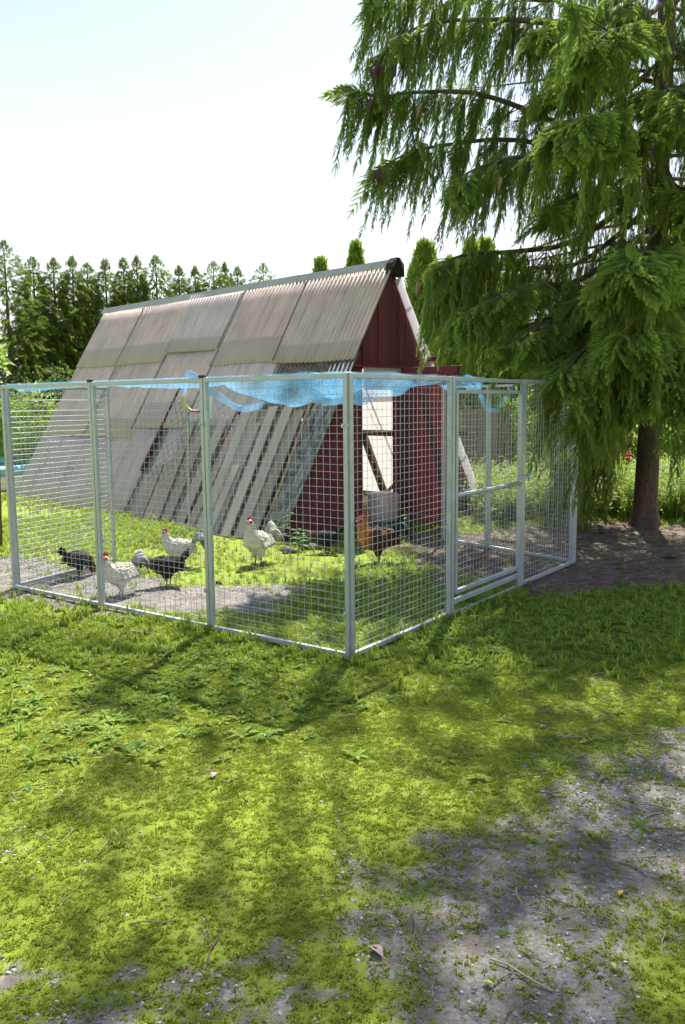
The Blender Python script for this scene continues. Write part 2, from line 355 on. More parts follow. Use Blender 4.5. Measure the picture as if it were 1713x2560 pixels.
# ---- gable planks, cut to the roof slope and round the doorway
U_G = .06; PWD = .176; DS0, DS1, DZ0, DZ1 = -.58, .13, .10, 2.10
def roof_z(s): return (1-abs(s)/CHW)*CHH - .05
def gable_poly(s0, s1, zlo, zhi_cap=None):
    pts = [s0] + ([0.] if s0 < 0 < s1 else []) + [s1]
    topz = [(s, min(roof_z(s), zhi_cap) if zhi_cap else roof_z(s)) for s in pts]
    return [(s0, zlo), (s1, zlo)] + topz[::-1]
def plank_prism(mb, poly, u0, u1):
    n = len(poly); V = [CP(s, u0, z) for s, z in poly] + [CP(s, u1, z) for s, z in poly]
    F = [tuple(range(n)), tuple(range(2*n-1, n-1, -1))] + [(i, i+n, (i+1) % n+n, (i+1) % n) for i in range(n)]
    mb.add(V, F)
edges = list(np.arange(-CHW+.04, CHW-.04, PWD))
k = 0
for s0 in edges:
    s1 = min(s0+PWD-.006, CHW-.04)
    segs = []
    if s1 <= DS0 or s0 >= DS1: segs.append((s0, s1, .02))
    else:
        if s0 < DS0-.02: segs.append((s0, DS0, .02))
        if s1 > DS1+.02: segs.append((DS1, s1, .02))
        segs.append((max(s0, DS0), min(s1, DS1), DZ1))
    for a, b, zl in segs:
        if b-a < .015 or min(roof_z(a), roof_z(b)) < zl+.02 and max(roof_z(a), roof_z(b)) < zl+.05: continue
        poly = gable_poly(a, b, zl)
        if roof_z(a) < zl: poly = [(a+(b-a)*.3, zl), (b, zl), (b, roof_z(b))]
        if roof_z(b) < zl: poly = [(a, zl), (b-(b-a)*.3, zl), (a, roof_z(a))]
        dp = .014 if k % 2 else 0.
        mb = MB(); plank_prism(mb, poly, U_G-dp, U_G+.02)
        mb.build('gable_plank', M_RED, coop, bevel=.002)
        # thin cover strip on every joint
        k += 1
# far gable: plain planks (closes the house)
for s0 in edges[::3]:
    s1 = min(s0+PWD*3-.01, CHW-.04)
    mb = MB(); n0 = roof_z(s0); n1 = roof_z(s1)
    pl = [(s0, .02), (s1, .02)] + ([(s1, n1)] if n1 > .03 else []) + ([(0., roof_z(0))] if s0 < 0 < s1 else []) + ([(s0, n0)] if n0 > .03 else [])
    if len(pl) >= 3:
        plank_prism(mb, pl, CLN-.10, CLN-.07); mb.build('rear_gable_plank', M_RED, coop)
# header board, ledge, jambs, threshold
mb = MB(); mb.box(CP((DS0+DS1)/2, U_G-.035, 1.975), (g_, r_, z_), ((DS1-DS0)/2+.003, .012, .145)); HDR = mb.build('header_board', None, coop)
mb = MB(); mb.box(CP(-.27, U_G-.055, 2.135), (g_, r_, z_), (.52, .045, .014)); mb.build('door_ledge', M_RED, coop, bevel=.004)
for s, nm in ((DS0-.02, 'door_jamb'), (DS1+.028, 'door_jamb')):
    mb = MB(); mb.box(CP(s, U_G+.07, 1.03), (g_, r_, z_), (.022, .05, 1.0)); mb.build(nm, M_RED, coop)
mb = MB(); mb.box(CP((DS0+DS1)/2, U_G+.02, .055), (g_, r_, z_), ((DS1-DS0)/2, .07, .05)); mb.build('threshold', M_GREYWOOD, coop, bevel=.004)
# ---- door leaf, open at a right angle
leaf = MB(); leaf.box(CP(.19, -.45, 1.05), (r_, g_, z_), (.44, .008, .95)); leaf = leaf.build('door', M_RED, coop)
tag(leaf, 'red plank door standing open at a right angle')
for i in range(8):
    u0 = -.03-i*.112; mb = MB(); mb.box(CP(.166-.004*(i % 2), u0-.055, 1.03), (r_, g_, z_), (.0535, .014, .99)); mb.build('door_plank', M_RED2 if i > 1 else M_RED, leaf, bevel=.003)
mb = MB(); mb.bar(CP(.142, -.33, 1.78), CP(.142, -.79, .30), .085, .018, r_); mb.build('door_brace', mat_wood('faded purple board', (.16, .065, .085), .3, 2, .7), leaf, bevel=.003)
mb = MB(); mb.bar(CP(.143, -.04, .16), CP(.143, -.90, .13), .018, .035, g_); mb.build('door_ledger', mat_wood('bare pinkish wood', (.33, .17, .17), .3, 0), leaf)
mb = MB(); mb.box(CP(.17, -.47, 2.075), (r_, g_, z_), (.47, .055, .05)); mb.build('door_beam', M_RED, coop, bevel=.006)
# ---- right slope: milky sheets and the rafters behind them
mt, t, o = nodes_of('milky roof sheet'); v = coords(t); n = noise(t, v, 2.5, 5)
principled(t, o, ramp(t, n, [(.3, (.88, .88, .88)), (.7, (.93, .93, .93))]), .5, 0, None, spec=.3, transl=(.5, (.92, .89, .88))); M_MILK = mt; HDR.data.materials.append(M_MILK)
for i in range(5):
    u0, u1 = .12+i*1.48, .12+(i+1)*1.48-.012
    for (v0, v1, nn) in ((.01, 2.10, .012), (2.02, 4.02, .0)):
        mb = MB(); c = (RR((u0+u1)/2, (v0+v1)/2, nn)); mb.box(c, (r_, sr_, nr_), ((u1-u0)/2, (v1-v0)/2, .003)); mb.build('milky_roof_sheet', M_MILK, coop)
RAF = mat_wood('rafter brown', (.20, .13, .105), .3, 2)
for a, b, wd in (((.9, 2.66), (2.1, 2.66), .075), ((1.90, 2.72), (2.0, 3.92), .12), ((1.50, 3.55), (2.02, 3.92), .06), ((.3, 3.93), (7.3, 3.93), .10), ((.3, 1.3), (7.3, 1.3), .07), ((4., .2), (4., 3.9), .07), ((6.5, .2), (6.5, 3.9), .07), ((.16, .2), (.16, 3.9), .06)):
    mb = MB(); mb.bar(RR(a[0], a[1], -.045), RR(b[0], b[1], -.045), wd, .06, nr_ if False else np.cross(nr_, RR(b[0], b[1])-RR(a[0], a[1]))); mb.build('rafter', RAF, coop)
mb = MB(); mb.bar(RR(1.49, 1.9, .022), RR(1.49, 3.6, .022), .022, .02, r_); mb.build('outer_batten', RAF, coop)
# ragged white edge boards on the right slope
mt, t, o = nodes_of('white edge strip'); n = noise(t, coords(t), 3, 4)
principled(t, o, ramp(t, n, [(.3, (.72, .72, .76)), (.7, (.84, .84, .86))]), .5, 0, None, spec=.3, transl=(.68, (.92, .9, .95))); M_EDGE = mt
vv = .22; k = 0
for ln, wd in ((.42, .13), (.62, .15), (.66, .155), (.60, .16), (.55, .15), (.6, .16), (.7, .165)):
    mb = MB(); mb.box(RR(.015-.006*(k % 3), vv+ln/2, -wd/2+.02), (sr_, nr_, r_), (ln/2+.015, wd/2, .004)); mb.build('edge_strip', M_EDGE, coop); vv += ln; k += 1
for s, z, mm in ((.735, 2.26, M_RED), (1.36, 1.21, M_DARKIN)):
    mb = MB(); mb.box(CP(s, -.04, z), (g_, r_, z_), (.075, .09, .028)); mb.build('purlin_end', mm, coop, bevel=.003)
# ---- left slope: corrugated sheets
def mat_sheet(name, base, dark, lapv, moss=0., tr=.13):
    mt, t, o = nodes_of(name)
    au = N(t, 'ShaderNodeUVMap'); sp = N(t, 'ShaderNodeSeparateXYZ'); t.links.new(au.outputs[0], sp.inputs[0])
    mpn = N(t, 'ShaderNodeMapping'); mpn.inputs['Scale'].default_value = (26, 1.3, 1); t.links.new(au.outputs[0], mpn.inputs[0])
    st = noise(t, mpn.outputs[0], 1.0, 6, .7)
    m2 = N(t, 'ShaderNodeMapping'); m2.inputs['Scale'].default_value = (2.2, 2.2, 1); t.links.new(au.outputs[0], m2.inputs[0])
    bl = noise(t, m2.outputs[0], 1.2, 5, .6)
    c = ramp(t, bl, [(.3, tuple(q*.82 for q in base)), (.55, base), (.8, tuple(min(.9, q*1.15) for q in base))])
    c = mixc_(t, ramp(t, st, [(.50, (0, 0, 0)), (.76, (.65, .65, .65))]), c, dark)
    # the lower part, where the next sheet lies underneath, is greyer
    gt = N(t, 'ShaderNodeMath', operation='GREATER_THAN'); gt.inputs[1].default_value = lapv; t.links.new(sp.outputs[1], gt.inputs[0])
    ml = N(t, 'ShaderNodeMath', operation='MULTIPLY'); ml.inputs[1].default_value = .55; t.links.new(gt.outputs[0], ml.inputs[0])
    c = mixc_(t, ml.outputs[0], c, tuple(q*.62 for q in (base[0]*.92, base[1], base[2]*1.12)))
    if moss:
        c = mixc_(t, ramp(t, noise(t, m2.outputs[0], 5, 6, .7), [(.5-moss*.2, (0, 0, 0)), (.62, (.85, .85, .85))]), c, (.085, .075, .04))
    principled(t, o, c, .62, 0, bl, .004, .3, .35, transl=(tr, c)); return mt
S_PINK = mat_sheet('sheet pinkish', (.82, .65, .60), (.25, .22, .20), .70)
S_LILAC = mat_sheet('sheet lilac grey', (.77, .66, .64), (.22, .20, .20), .78)
S_GREY = mat_sheet('sheet weathered grey', (.77, .62, .57), (.17, .15, .13), .80)
S_BROWN = mat_sheet('sheet brown mossy', (.42, .34, .28), (.12, .10, .07), 2., 1.)
S_CLEAR = mat_sheet('sheet pale clear', (.58, .60, .60), (.26, .28, .22), 2., .35, .5)
S_LOW = mat_sheet('sheet lower mossy', (.68, .57, .535), (.17, .15, .13), 2., 0., .1)
PITCHC, AMP = .080, .021
def sheet(u0, u1, v0, v1, n0, n1, mat, skew=0., label=None):
    nu = max(6, int(round((u1-u0)/PITCHC*6))); nv = 4
    V = []; F = []; UV = []
    for j in range(nv+1):
        f = j/nv; v = v0+(v1-v0)*f
        for i in range(nu+1):
            u = u0+(u1-u0)*i/nu
            off = n0+(n1-n0)*f + AMP*math.cos(2*math.pi*u/PITCHC) + .004*math.sin(u*3+v*2)
            dv = .012*math.sin(u*2.2+v0*5)
            V.append(RL(u+skew*f, v+dv, off)); UV.append((u, f))
    W_ = nu+1
    for j in range(nv):
        for i in range(nu): F.append((j*W_+i, j*W_+i+1, (j+1)*W_+i+1, (j+1)*W_+i))
    mb = MB(); mb.add(V, F); o = mb.build('roof_sheet', mat, coop, smooth=True)
    uvl = o.data.uv_layers.new(name='UVMap'); li = np.empty(len(o.data.loops), int); o.data.loops.foreach_get('vertex_index', li)
    uvl.data.foreach_set('uv', np.array(UV, np.float32)[li].ravel())
    so_ = o.modifiers.new('solid', 'SOLIDIFY'); so_.thickness = .005
    if label: o['label'] = label
    return o
for (u0, u1, v0, v1, n0, n1, mt, sk) in (
    (-.02, 1.64, .03, 1.50, .022, .034, S_GREY, .0), (1.60, 3.13, .03, 1.47, .02, .032, S_PINK, .02), (3.09, 4.57, .03, 1.17, .036, .052, S_LILAC, .0),
    (4.52, 6.04, .03, 1.33, .02, .034, S_PINK, 0.), (6.0, 7.52, .03, 1.32, .022, .034, S_PINK, 0.),
    (.40, 1.48, 1.38, 2.35, .008, .018, S_BROWN, 0.), (1.44, 3.10, 1.15, 2.75, .004, .018, S_LILAC, 0.), (3.02, 4.60, 1.0, 2.55, .006, .02, S_PINK, .05),
    (4.42, 6.02, 1.0, 2.75, .004, .018, S_GREY, 0.), (5.98, 7.52, 1.0, 2.75, .006, .018, S_PINK, 0.),
    (-.02, .42, 1.38, 4.03, .006, .02, S_CLEAR, 0.), (2.0, 3.45, 2.48, 4.03, -.006, .004, S_LOW, 0.), (3.72, 5.0, 2.40, 4.04, -.006, .006, S_LOW, 0.), (4.95, 6.3, 2.64, 4.05, -.008, .006, S_LOW, 0.), (6.25, 7.52, 2.64, 4.05, -.006, .008, S_LOW, 0.)):
    sheet(u0, u1, v0, v1, n0, n1, mt, sk)
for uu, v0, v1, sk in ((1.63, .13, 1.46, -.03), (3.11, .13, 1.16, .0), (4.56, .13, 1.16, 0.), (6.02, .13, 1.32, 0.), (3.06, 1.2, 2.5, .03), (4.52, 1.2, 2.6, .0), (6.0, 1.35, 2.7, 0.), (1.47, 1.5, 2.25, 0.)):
    mb = MB(); mb.bar(RL(uu, v0, .05), RL(uu+sk, v1, .064 if v0 < 1 else .04), .022, .006, r_); mb.build('seam_shadow_strip', mat_plain('seam shadow', (.16, .15, .16), .7), coop)  # dark strips paint in the shadow lines where neighbouring sheets overlap
# dark roofing boards under the lower sheets
for u0, u1 in ((.42, 1.95), (1.98, 3.7), (3.75, 5.6), (5.65, 7.4)):
    mb = MB(); mb.box(RL((u0+u1)/2, 3.2, -.045), (r_, sl_, nl_), ((u1-u0)/2, .83, .012)); mb.build('under_board', mat_plain('slate grey sheet', (.20, .21, .24), .8, 0, .2, 4) if u0 < 1 else M_GREYWOOD, coop)
for uu, v0, v1, wd in ((1.90, 2.20, 4.0, .085), (3.66, 1.85, 3.3, .06)):
    mb = MB(); mb.bar(RL(uu, v0, .02), RL(uu+.02, v1, .02), wd, .05, r_); mb.build('roof_rail', mat_wood('rusty red rail', (.13, .035, .032), .3, 0), coop, bevel=.004)
mb = MB(); mb.bar(RL(.47, 2.12, .03), RL(.36, 3.66, .03), .05, .02, r_); mb.build('roof_batten', mat_wood('tan batten', (.42, .28, .19), .25, 0), coop)
mb = MB(); mb.bar(RL(7.50, .1, .0), RL(7.50, 4.04, .0), .09, .05, r_); mb.build('rear_edge_board', mat_wood('pale edge board', (.46, .43, .34), .25, 0), coop)
# rafters of the left slope (seen from inside)
for uu in (1.2, 4., 6.5):
    mb = MB(); mb.bar(RL(uu, .2, -.09), RL(uu, 3.95, -.09), .06, .06, r_); mb.build('rafter', RAF, coop)
mb = MB(); mb.box(AP+r_*CLN/2-z_*.085, (r_, g_, z_), (CLN/2-.12, .03, .10)); mb.build('ridge_light_block', RAF, coop)  # added beam, hidden under the cap, blocks sunlight leaking over the ridge
# ridge cap
M_CAP = mat_plain('zinc ridge cap', (.40, .40, .37), .55, .2, .22, 3)
for i in range(4):
    u0, u1 = -.05+i*1.9, -.05+(i+1)*1.9+.03
    mb = MB(); lift = .052+.004*(i % 2)
    for sv, nn in ((sl_, nl_), (sr_, nr_)):
        mb.box(AP+r_*(u0+u1)/2 + sv*.046 + nn*lift, (r_, sv, nn), ((u1-u0)/2, .062, .004))
    mb.build('ridge_cap', M_CAP, coop)
mb = MB(); pr = [CP(-.12, 0, CHH-.16), CP(.14, 0, CHH-.18), CP(.13, 0, CHH-.02), CP(.05, 0, CHH+.065), CP(-.03, 0, CHH+.06), CP(-.10, 0, CHH-.02)]
V = [p-r_*.045 for p in pr]+[p+r_*.08 for p in pr]; n = 6
mb.add(V, [tuple(range(n)), tuple(range(2*n-1, n-1, -1))]+[(i, i+n, (i+1) % n+n, (i+1) % n) for i in range(n)]); mb.build('ridge_end', M_DARKIN, coop, bevel=.012)
# inside: floor, straw
mb = MB(); mb.box(CP(0, 3.7, .04), (g_, r_, z_), (1.95, 3.6, .035)); mb.build('floor', M_GREYWOOD, coop)
mb = MB(); rr = random.Random(5)
for i in range(1500):
    s, u = rr.uniform(-1.0, .7), rr.uniform(.12, 2.4); p = CP(s, u, .085+rr.random()*.07); a = rr.uniform(0, 6.28); ln = rr.uniform(.03, .08)
    d = np.array([math.cos(a), math.sin(a), rr.uniform(-.3, .3)])*ln; mb.bar(p-d, p+d, .007, .005)
st = mb.build('straw', mat_plain('golden straw', (.55, .37, .17), .8, 0, .3, 30)); tag(st, 'golden straw litter on the coop floor behind the doorway', 'straw', None, 'stuff')
# plastic tub standing in the doorway
tb = G(975, 1306, .075); tub = thing('plastic_tub', tuple(tb), 'pale pink plastic tub standing in the coop doorway', 'tub')
M_TUB = mat_plain('pale pink plastic', (.66, .54, .54), .4, 0, .05, 3)
mb = MB(); c = CP(0, 0, 0); tc_ = tb+g_*.05+r_*.16
V = []; F = []; ring = []
for (z, hx, hy) in ((0, .17, .13), (.02, .185, .145), (.33, .20, .16), (.37, .19, .15), (.385, .165, .125)):
    base = len(V)
    for i in range(20):
        a = 2*math.pi*i/20; cx, sx = math.cos(a), math.sin(a); e = .45
        V.append(tc_+g_*hx*math.copysign(abs(cx)**e, cx)+r_*hy*math.copysign(abs(sx)**e, sx)+z_*z)
    ring.append(base)
for a, b in zip(ring, ring[1:]):
    F += [(a+i, a+(i+1) % 20, b+(i+1) % 20, b+i) for i in range(20)]
F += [tuple(range(19, -1, -1)), tuple(ring[-1]+i for i in range(20))]
mb.add(V, F); mb.build('body', M_TUB, tub, smooth=True)
mb = MB(); mb.box(tc_+z_*.20-r_*.155, (g_, r_, z_), (.07, .006, .012)); mb.build('handle', M_TUB, tub, bevel=.003)
# hanging feeder
fd = CP(-.60, 1.15, 0); fz = 1.02; fe = thing('hanging_feeder', (fd[0], fd[1], fz), 'pale round feeder hanging inside the coop behind the left door jamb', 'feeder')
mb = MB(); q = [(.0, .10), (.03, .135), (.10, .14), (.20, .12), (.27, .07), (.30, .02)]
mb.tube([(fd[0], fd[1], fz+a) for a, b in q], [b for a, b in q], 16); mb.build('drum', mat_plain('feeder plastic', (.60, .55, .48), .5, 0, .1), fe, smooth=True)
mb = MB(); mb.tube([(fd[0], fd[1], fz+.29), (fd[0], fd[1], 1.95)], .004, 5); mb.build('cord', M_DARKIN, fe)

# ================================================================== BOARDS LEANING ON THE ROOF
BM = [mat_wood('board pale grey', (.48, .43, .365), .35, 0, .85, .3, .01), mat_wood('board grey', (.40, .34, .275), .4, 0, .85, .3, .01), mat_wood('board green grey', (.35, .31, .235), .4, 0, .85, .3, .01), mat_wood('board dark', (.18, .165, .15), .4, 0, .85, .3, .01)]
boards = [  # u top, u bottom, v top, v bottom, width, lift, material, look
    (.62, .52, 2.27, 4.00, .17, .020, 1, 'plain grey'), (.80, .68, 2.22, 4.20, .15, .055, 0, 'bright pale'), (.97, .84, 2.30, 4.22, .13, .020, 2, 'greenish grey'),
    (1.07, .96, 2.24, 3.50, .14, .085, 0, 'pale short-ended'), (1.14, 1.02, 2.26, 4.24, .15, .045, 1, 'grey full-length'), (1.30, 1.16, 2.47, 4.25, .12, .075, 0, 'pale split-topped'),
    (1.31, 1.22, 2.26, 4.22, .16, .022, 2, 'mossy grey'), (1.46, 1.32, 2.28, 4.24, .14, .045, 1, 'grey knotty'), (1.28, 1.25, 3.15, 4.27, .10, .105, 0, 'short pale'),
    (1.62, 1.50, 2.29, 4.25, .15, .060, 0, 'wide pale'), (1.66, 1.64, 2.55, 4.22, .13, .022, 2, 'low greenish'), (1.80, 1.80, 2.34, 4.24, .13, .035, 1, 'grey edge'),
    (2.10, 2.02, 2.48, 4.20, .14, .050, 1, 'smooth grey'), (2.28, 2.16, 2.50, 4.18, .12, .03, 3, 'dark stained'), (2.45, 2.36, 2.60, 4.23, .14, .060, 1, 'wide grey'), (2.64, 2.44, 2.44, 4.24, .12, .03, 2, 'olive grey'),
    (2.86, 2.62, 2.46, 4.25, .14, .055, 1, 'leaning askew grey'), (2.98, 2.84, 3.12, 4.26, .13, .04, 2, 'stubby grey'), (3.22, 3.08, 3.20, 4.18, .14, .03, 1, 'outermost stubby'), (3.40, 3.26, 3.35, 4.16, .12, .02, 2, 'broken-off last')]
ORD = ['first', 'second', 'third', 'fourth', 'fifth', 'sixth', 'seventh', 'eighth', 'ninth', 'tenth', 'eleventh', 'twelfth']
for i, (ut, ub, vt, vb, wd, lf, mi, look) in enumerate(boards):
    a = RL(ut, vt, lf+.01); b = RL(ub, min(vb, 4.3), lf+.03)
    b = b.copy(); dz = (b[2]-.0)/(a[2]-b[2]); b = b+(b-a)*dz      # foot on the ground
    mb = MB(); d = (b-a)/np.linalg.norm(b-a); Ln = np.linalg.norm(b-a); sd_ = np.cross(nl_, d)
    V = []; ns = 5; rr = random.Random(i)
    for j in range(ns+1):
        f = j/ns; c = a+d*Ln*f; wv = wd*(.62 if i < 12 else .72)*(1+rr.uniform(-.04, .04)); bow = .006*math.sin(f*3+i)
        for (x, y) in ((-1, 0), (1, 0), (1, 1), (-1, 1)): V.append(c+sd_*(x*wv)+nl_*(y*.022+bow)+(d*rr.uniform(-.02, .02) if j == 0 else 0))
    F = [(3, 2, 1, 0), tuple(ns*4+q for q in (0, 1, 2, 3))]
    for j in range(ns):
        for q in range(4): F.append((j*4+q, j*4+(q+1) % 4, (j+1)*4+(q+1) % 4, (j+1)*4+q))
    mb.add(V, F)
    side = ('right of the red rail, %s from the gable' % ORD[i]) if i < 12 else ('left of the red rail, %s from it' % ORD[i-12])
    # grain runs along the slope: object axes turned to the board
    o = mb.build('leaning_board', BM[mi], None, origin=tuple(b))
    R = Matrix((tuple(d), tuple(sd_), tuple(np.cross(d, sd_)))).transposed().to_4x4()
    o.data.transform(R.inverted()); o.rotation_euler = R.to_euler()
    bv = o.modifiers.new('bevel', 'BEVEL'); bv.width = .003; bv.segments = 1
    tag(o, '%s board on the coop roof %s' % (look, side), 'board', 'boards leaning on the coop roof')
# ================================================================== WIRE PEN
M_ZINC = mat_plain('galvanised tube', (.42, .45, .49), .42, .35, .18, 9, .0015, .5)
M_WIRE = mat_plain('galvanised wire', (.46, .49, .53), .4, .4, .1, 20, .0005, .5)
M_BLACK = mat_plain('black plastic cap', (.02, .02, .022), .4)
FH = 1.85
C0 = np.array([.044, 5.309, 0]); a_ = np.array([-math.cos(.6325), math.sin(.6325), 0]); b_ = np.array([math.sin(.6325), math.cos(.6325), 0])
PP = [C0+a_*1.2673*3, C0+a_*1.2673*2, C0+a_*1.2673, C0, C0+b_*1.3172, C0+b_*2.6344, C0+b_*3.9516]
P0b = G(290, 1408); Q1 = G(1219, 1372); Q2 = Q1+(Q1-PP[6])/np.linalg.norm(Q1-PP[6])*.72
def wires(mb, A, d, nrm, x0, x1, z0, z1, dx=.0572, dz=.0500, over=.012, r=.0015):
    rr = random.Random(int(A[0]*1000))
    n = max(2, int(round((x1-x0)/dx)))
    for i in range(1, n):
        x = x0+(x1-x0)*i/n+rr.uniform(-.002, .002); p = A+d*x+nrm*.004
        mb.tube([p+z_*(z0-over), p+z_*((z0+z1)/2)+nrm*rr.uniform(-.002, .002), p+z_*(z1+over)], r, 4, cap=False)
    m_ = int(round((z1-z0)/dz))
    for i in range(1, m_):
        z = z0+(z1-z0)*i/m_
        mb.tube([A+d*(x0-over)+nrm*.008+z_*z, A+d*((x0+x1)/2)+nrm*(.008+rr.uniform(-.003, .003))+z_*(z+rr.uniform(-.003, .003)), A+d*(x1+over)+nrm*.008+z_*z], r, 4, cap=False)
def panel(A, B, label, nrm, caps=(), clamps=(), h=FH, zb=.012):
    A = np.asarray(A, float).copy(); B = np.asarray(B, float).copy(); d = B-A; Ln = np.linalg.norm(d); d /= Ln; T = .031
    t = thing('fence_panel', tuple(A), label, 'fence panel', 'wire mesh panels of the chicken pen')
    for k, x in enumerate((T/2+.003, Ln-T/2-.003)):
        mb = MB(); mb.box(A+d*x+z_*(h+zb)/2, (d, nrm, z_), (T/2, T/2, (h-zb)/2)); u = mb.build('upright', M_ZINC, t, bevel=.004)
        if k in caps:
            mb = MB(); mb.box(A+d*x+z_*(h+.008), (d, nrm, z_), (T/2+.004, T/2+.004, .011)); mb.build('cap', M_BLACK, u, bevel=.003)
        if k in clamps:
            for z in (.30, 1.52):
                mb = MB(); mb.box(A+d*x+z_*z+nrm*.004, (d, nrm, z_), (T/2+.008, T/2+.006, .012)); mb.tube([A+d*x+nrm*(T/2+.005)+z_*z, A+d*x+nrm*(T/2+.022)+z_*z], .006, 6); mb.build('clamp', M_ZINC, u)
    for z, nm in ((h-.018, 'top_rail'), (zb+.016, 'bottom_rail')):
        mb = MB(); mb.box(A+d*Ln/2+z_*z, (d, nrm, z_), (Ln/2-T-.003, .0155, .0155)); mb.build(nm, M_ZINC, t, bevel=.003)
    mb = MB(); wires(mb, A, d, nrm, T, Ln-T, .04, h-.035, over=.026); w_ = mb.build('wire_mesh', M_WIRE, t); w_['kind'] = 'stuff'
    return t
nf = -b_; ns_ = np.array([b_[1], -b_[0], 0])
panel(PP[1], PP[0], 'wire mesh front panel at the left end of the pen, black hen behind it', nf, caps=(0,))
panel(PP[2], PP[1], 'wire mesh front panel with the nearest white rooster behind it', nf, caps=(0,), clamps=(0,))
panel(PP[3], PP[2], 'wire mesh front panel next to the near corner, under the hanging blue net', nf, clamps=(0,))
panel(PP[3], PP[4], 'wire mesh side panel between the near corner and the gate', ns_)
panel(PP[5], PP[6], 'wire mesh side panel beyond the gate, partly behind spruce boughs', ns_)
de = (P0b-PP[0]); de /= np.linalg.norm(de); panel(PP[0]+de*.04, P0b, 'wire mesh end panel closing the far left side of the pen', np.array([-de[1], de[0], 0]))
dq = (Q1-PP[6]); dq /= np.linalg.norm(dq); nq = np.array([dq[1], -dq[0], 0])
panel(PP[6]+dq*.03, Q1, 'wire mesh rear panel under the spruce, seen through the gate', nq)
panel(Q1, Q2, 'narrow wire mesh rear panel meeting the open red door', nq)
# gate
A, B = PP[4], PP[5]; d = b_; Ln = 1.3172; gate = thing('wire_gate', tuple(A), 'wire mesh gate with round middle bar and latch, right side of the pen', 'gate')
for x in (.022, Ln-.022):
    mb = MB(); mb.box(A+d*x+z_*.935, (d, ns_, z_), (.019, .019, .915)); mb.build('post', M_ZINC, gate, bevel=.004)
mb = MB(); mb.box(A+d*Ln/2+z_*(FH-.018), (d, ns_, z_), (Ln/2-.042, .0155, .0155)); mb.build('top_rail', M_ZINC, gate, bevel=.003)
mb = MB(); mb.box(A+d*Ln/2+z_*.115, (d, ns_, z_), (Ln/2-.042, .0155, .018)); mb.build('sill_rail', M_ZINC, gate, bevel=.003)
mb = MB(); mb.box(A+d*Ln/2+z_*.02+ns_*.012, (d, ns_, z_), (Ln/2-.042, .0155, .013)); mb.build('ground_rail', M_ZINC, gate, bevel=.003)
gl = MB()
x0, x1, zb, zt = .056, Ln-.056, .175, 1.755
gl.box(A+d*(x0+.017)+z_*(zb+zt)/2+ns_*.006, (d, ns_, z_), (.017, .017, (zt-zb)/2)); gl.box(A+d*(x1-.017)+z_*(zb+zt)/2+ns_*.006, (d, ns_, z_), (.017, .017, (zt-zb)/2))
gl.box(A+d*Ln/2+z_*(zt-.016)+ns_*.006, (d, ns_, z_), ((x1-x0)/2-.036, .0155, .0155)); gl.box(A+d*Ln/2+z_*(zb+.016)+ns_*.006, (d, ns_, z_), ((x1-x0)/2-.036, .0155, .0155))
gl = gl.build('gate_leaf', M_ZINC, gate, bevel=.003)
mb = MB(); mb.tube([A+d*(x0+.03)+z_*.945+ns_*.012, A+d*(x1-.03)+z_*.945+ns_*.012], .019, 12); mb.build('middle_bar', M_ZINC, gl, smooth=True)
mb = MB(); wires(mb, A+ns_*.006, d, ns_, x0+.034, x1-.034, zb+.03, zt-.03, over=.02); w_ = mb.build('wire_mesh', M_WIRE, gl); w_['kind'] = 'stuff'
mb = MB(); mb.box(A+d*(x1-.03)+z_*.985+ns_*.03, (d, ns_, z_), (.045, .012, .028)); mb.bar(A+d*(x1-.06)+z_*.99+ns_*.045, A+d*(x1+.10)+z_*1.0+ns_*.045, .014, .02); mb.box(A+d*(x1+.085)+z_*1.0+ns_*.045, (d, ns_, z_), (.02, .016, .018)); mb.build('latch', M_ZINC, gate, bevel=.002)
for z, sg in ((.115, 1), (FH-.035, -1)):
    mb = MB(); p = A+d*(Ln-.042)+ns_*.022; V = [p+z_*z, p-d*.09+z_*z, p+z_*(z+sg*.17)]; V += [q+ns_*.004 for q in V]
    mb.add(V, [(0, 1, 2), (5, 4, 3), (0, 3, 4, 1), (1, 4, 5, 2), (2, 5, 3, 0)]); mb.build('gusset', M_ZINC, gate)
# thin post and torn dark netting at the foot of the boards
pb = G(474, 1330); pt = thing('netting_post', tuple(pb), 'thin grey post holding torn netting in front of the boards', 'post')
mb = MB(); mb.tube([pb, AT(470, 1036, pb[1])], .017, 8); mb.build('pole', M_ZINC, pt)
mb = MB(); TL, TR, BR, BL = AT(445, 985, 10.75), AT(603, 1030, 10.35), AT(508, 1250, 10.35), AT(352, 1217, 10.75)
def bil(u, v): return (TL*(1-u)+TR*u)*(1-v)+(BL*(1-u)+BR*u)*v
n = 11
for k in range(-n, n+1):
    for sg in (1, -1):
        seg = []
        for q in range(15):
            u = q/14; v = k/n+u if sg > 0 else k/n+1-u
            if 0 <= v <= 1 and (vnoise(u*5+3, v*5+1) > .24): seg.append(bil(u, v)+nl_*(.03*vnoise(u*4, v*4)))
            else:
                if len(seg) > 1: mb.tube(seg, .0022, 3, cap=False)
                seg = []
        if len(seg) > 1: mb.tube(seg, .0022, 3, cap=False)
tn = mb.build('torn_netting', mat_plain('dark netting wire', (.07, .075, .09), .6, .2), None, origin=tuple(BL)); tag(tn, 'torn dark diamond netting hanging in front of the leaning boards', 'netting', None, 'stuff')
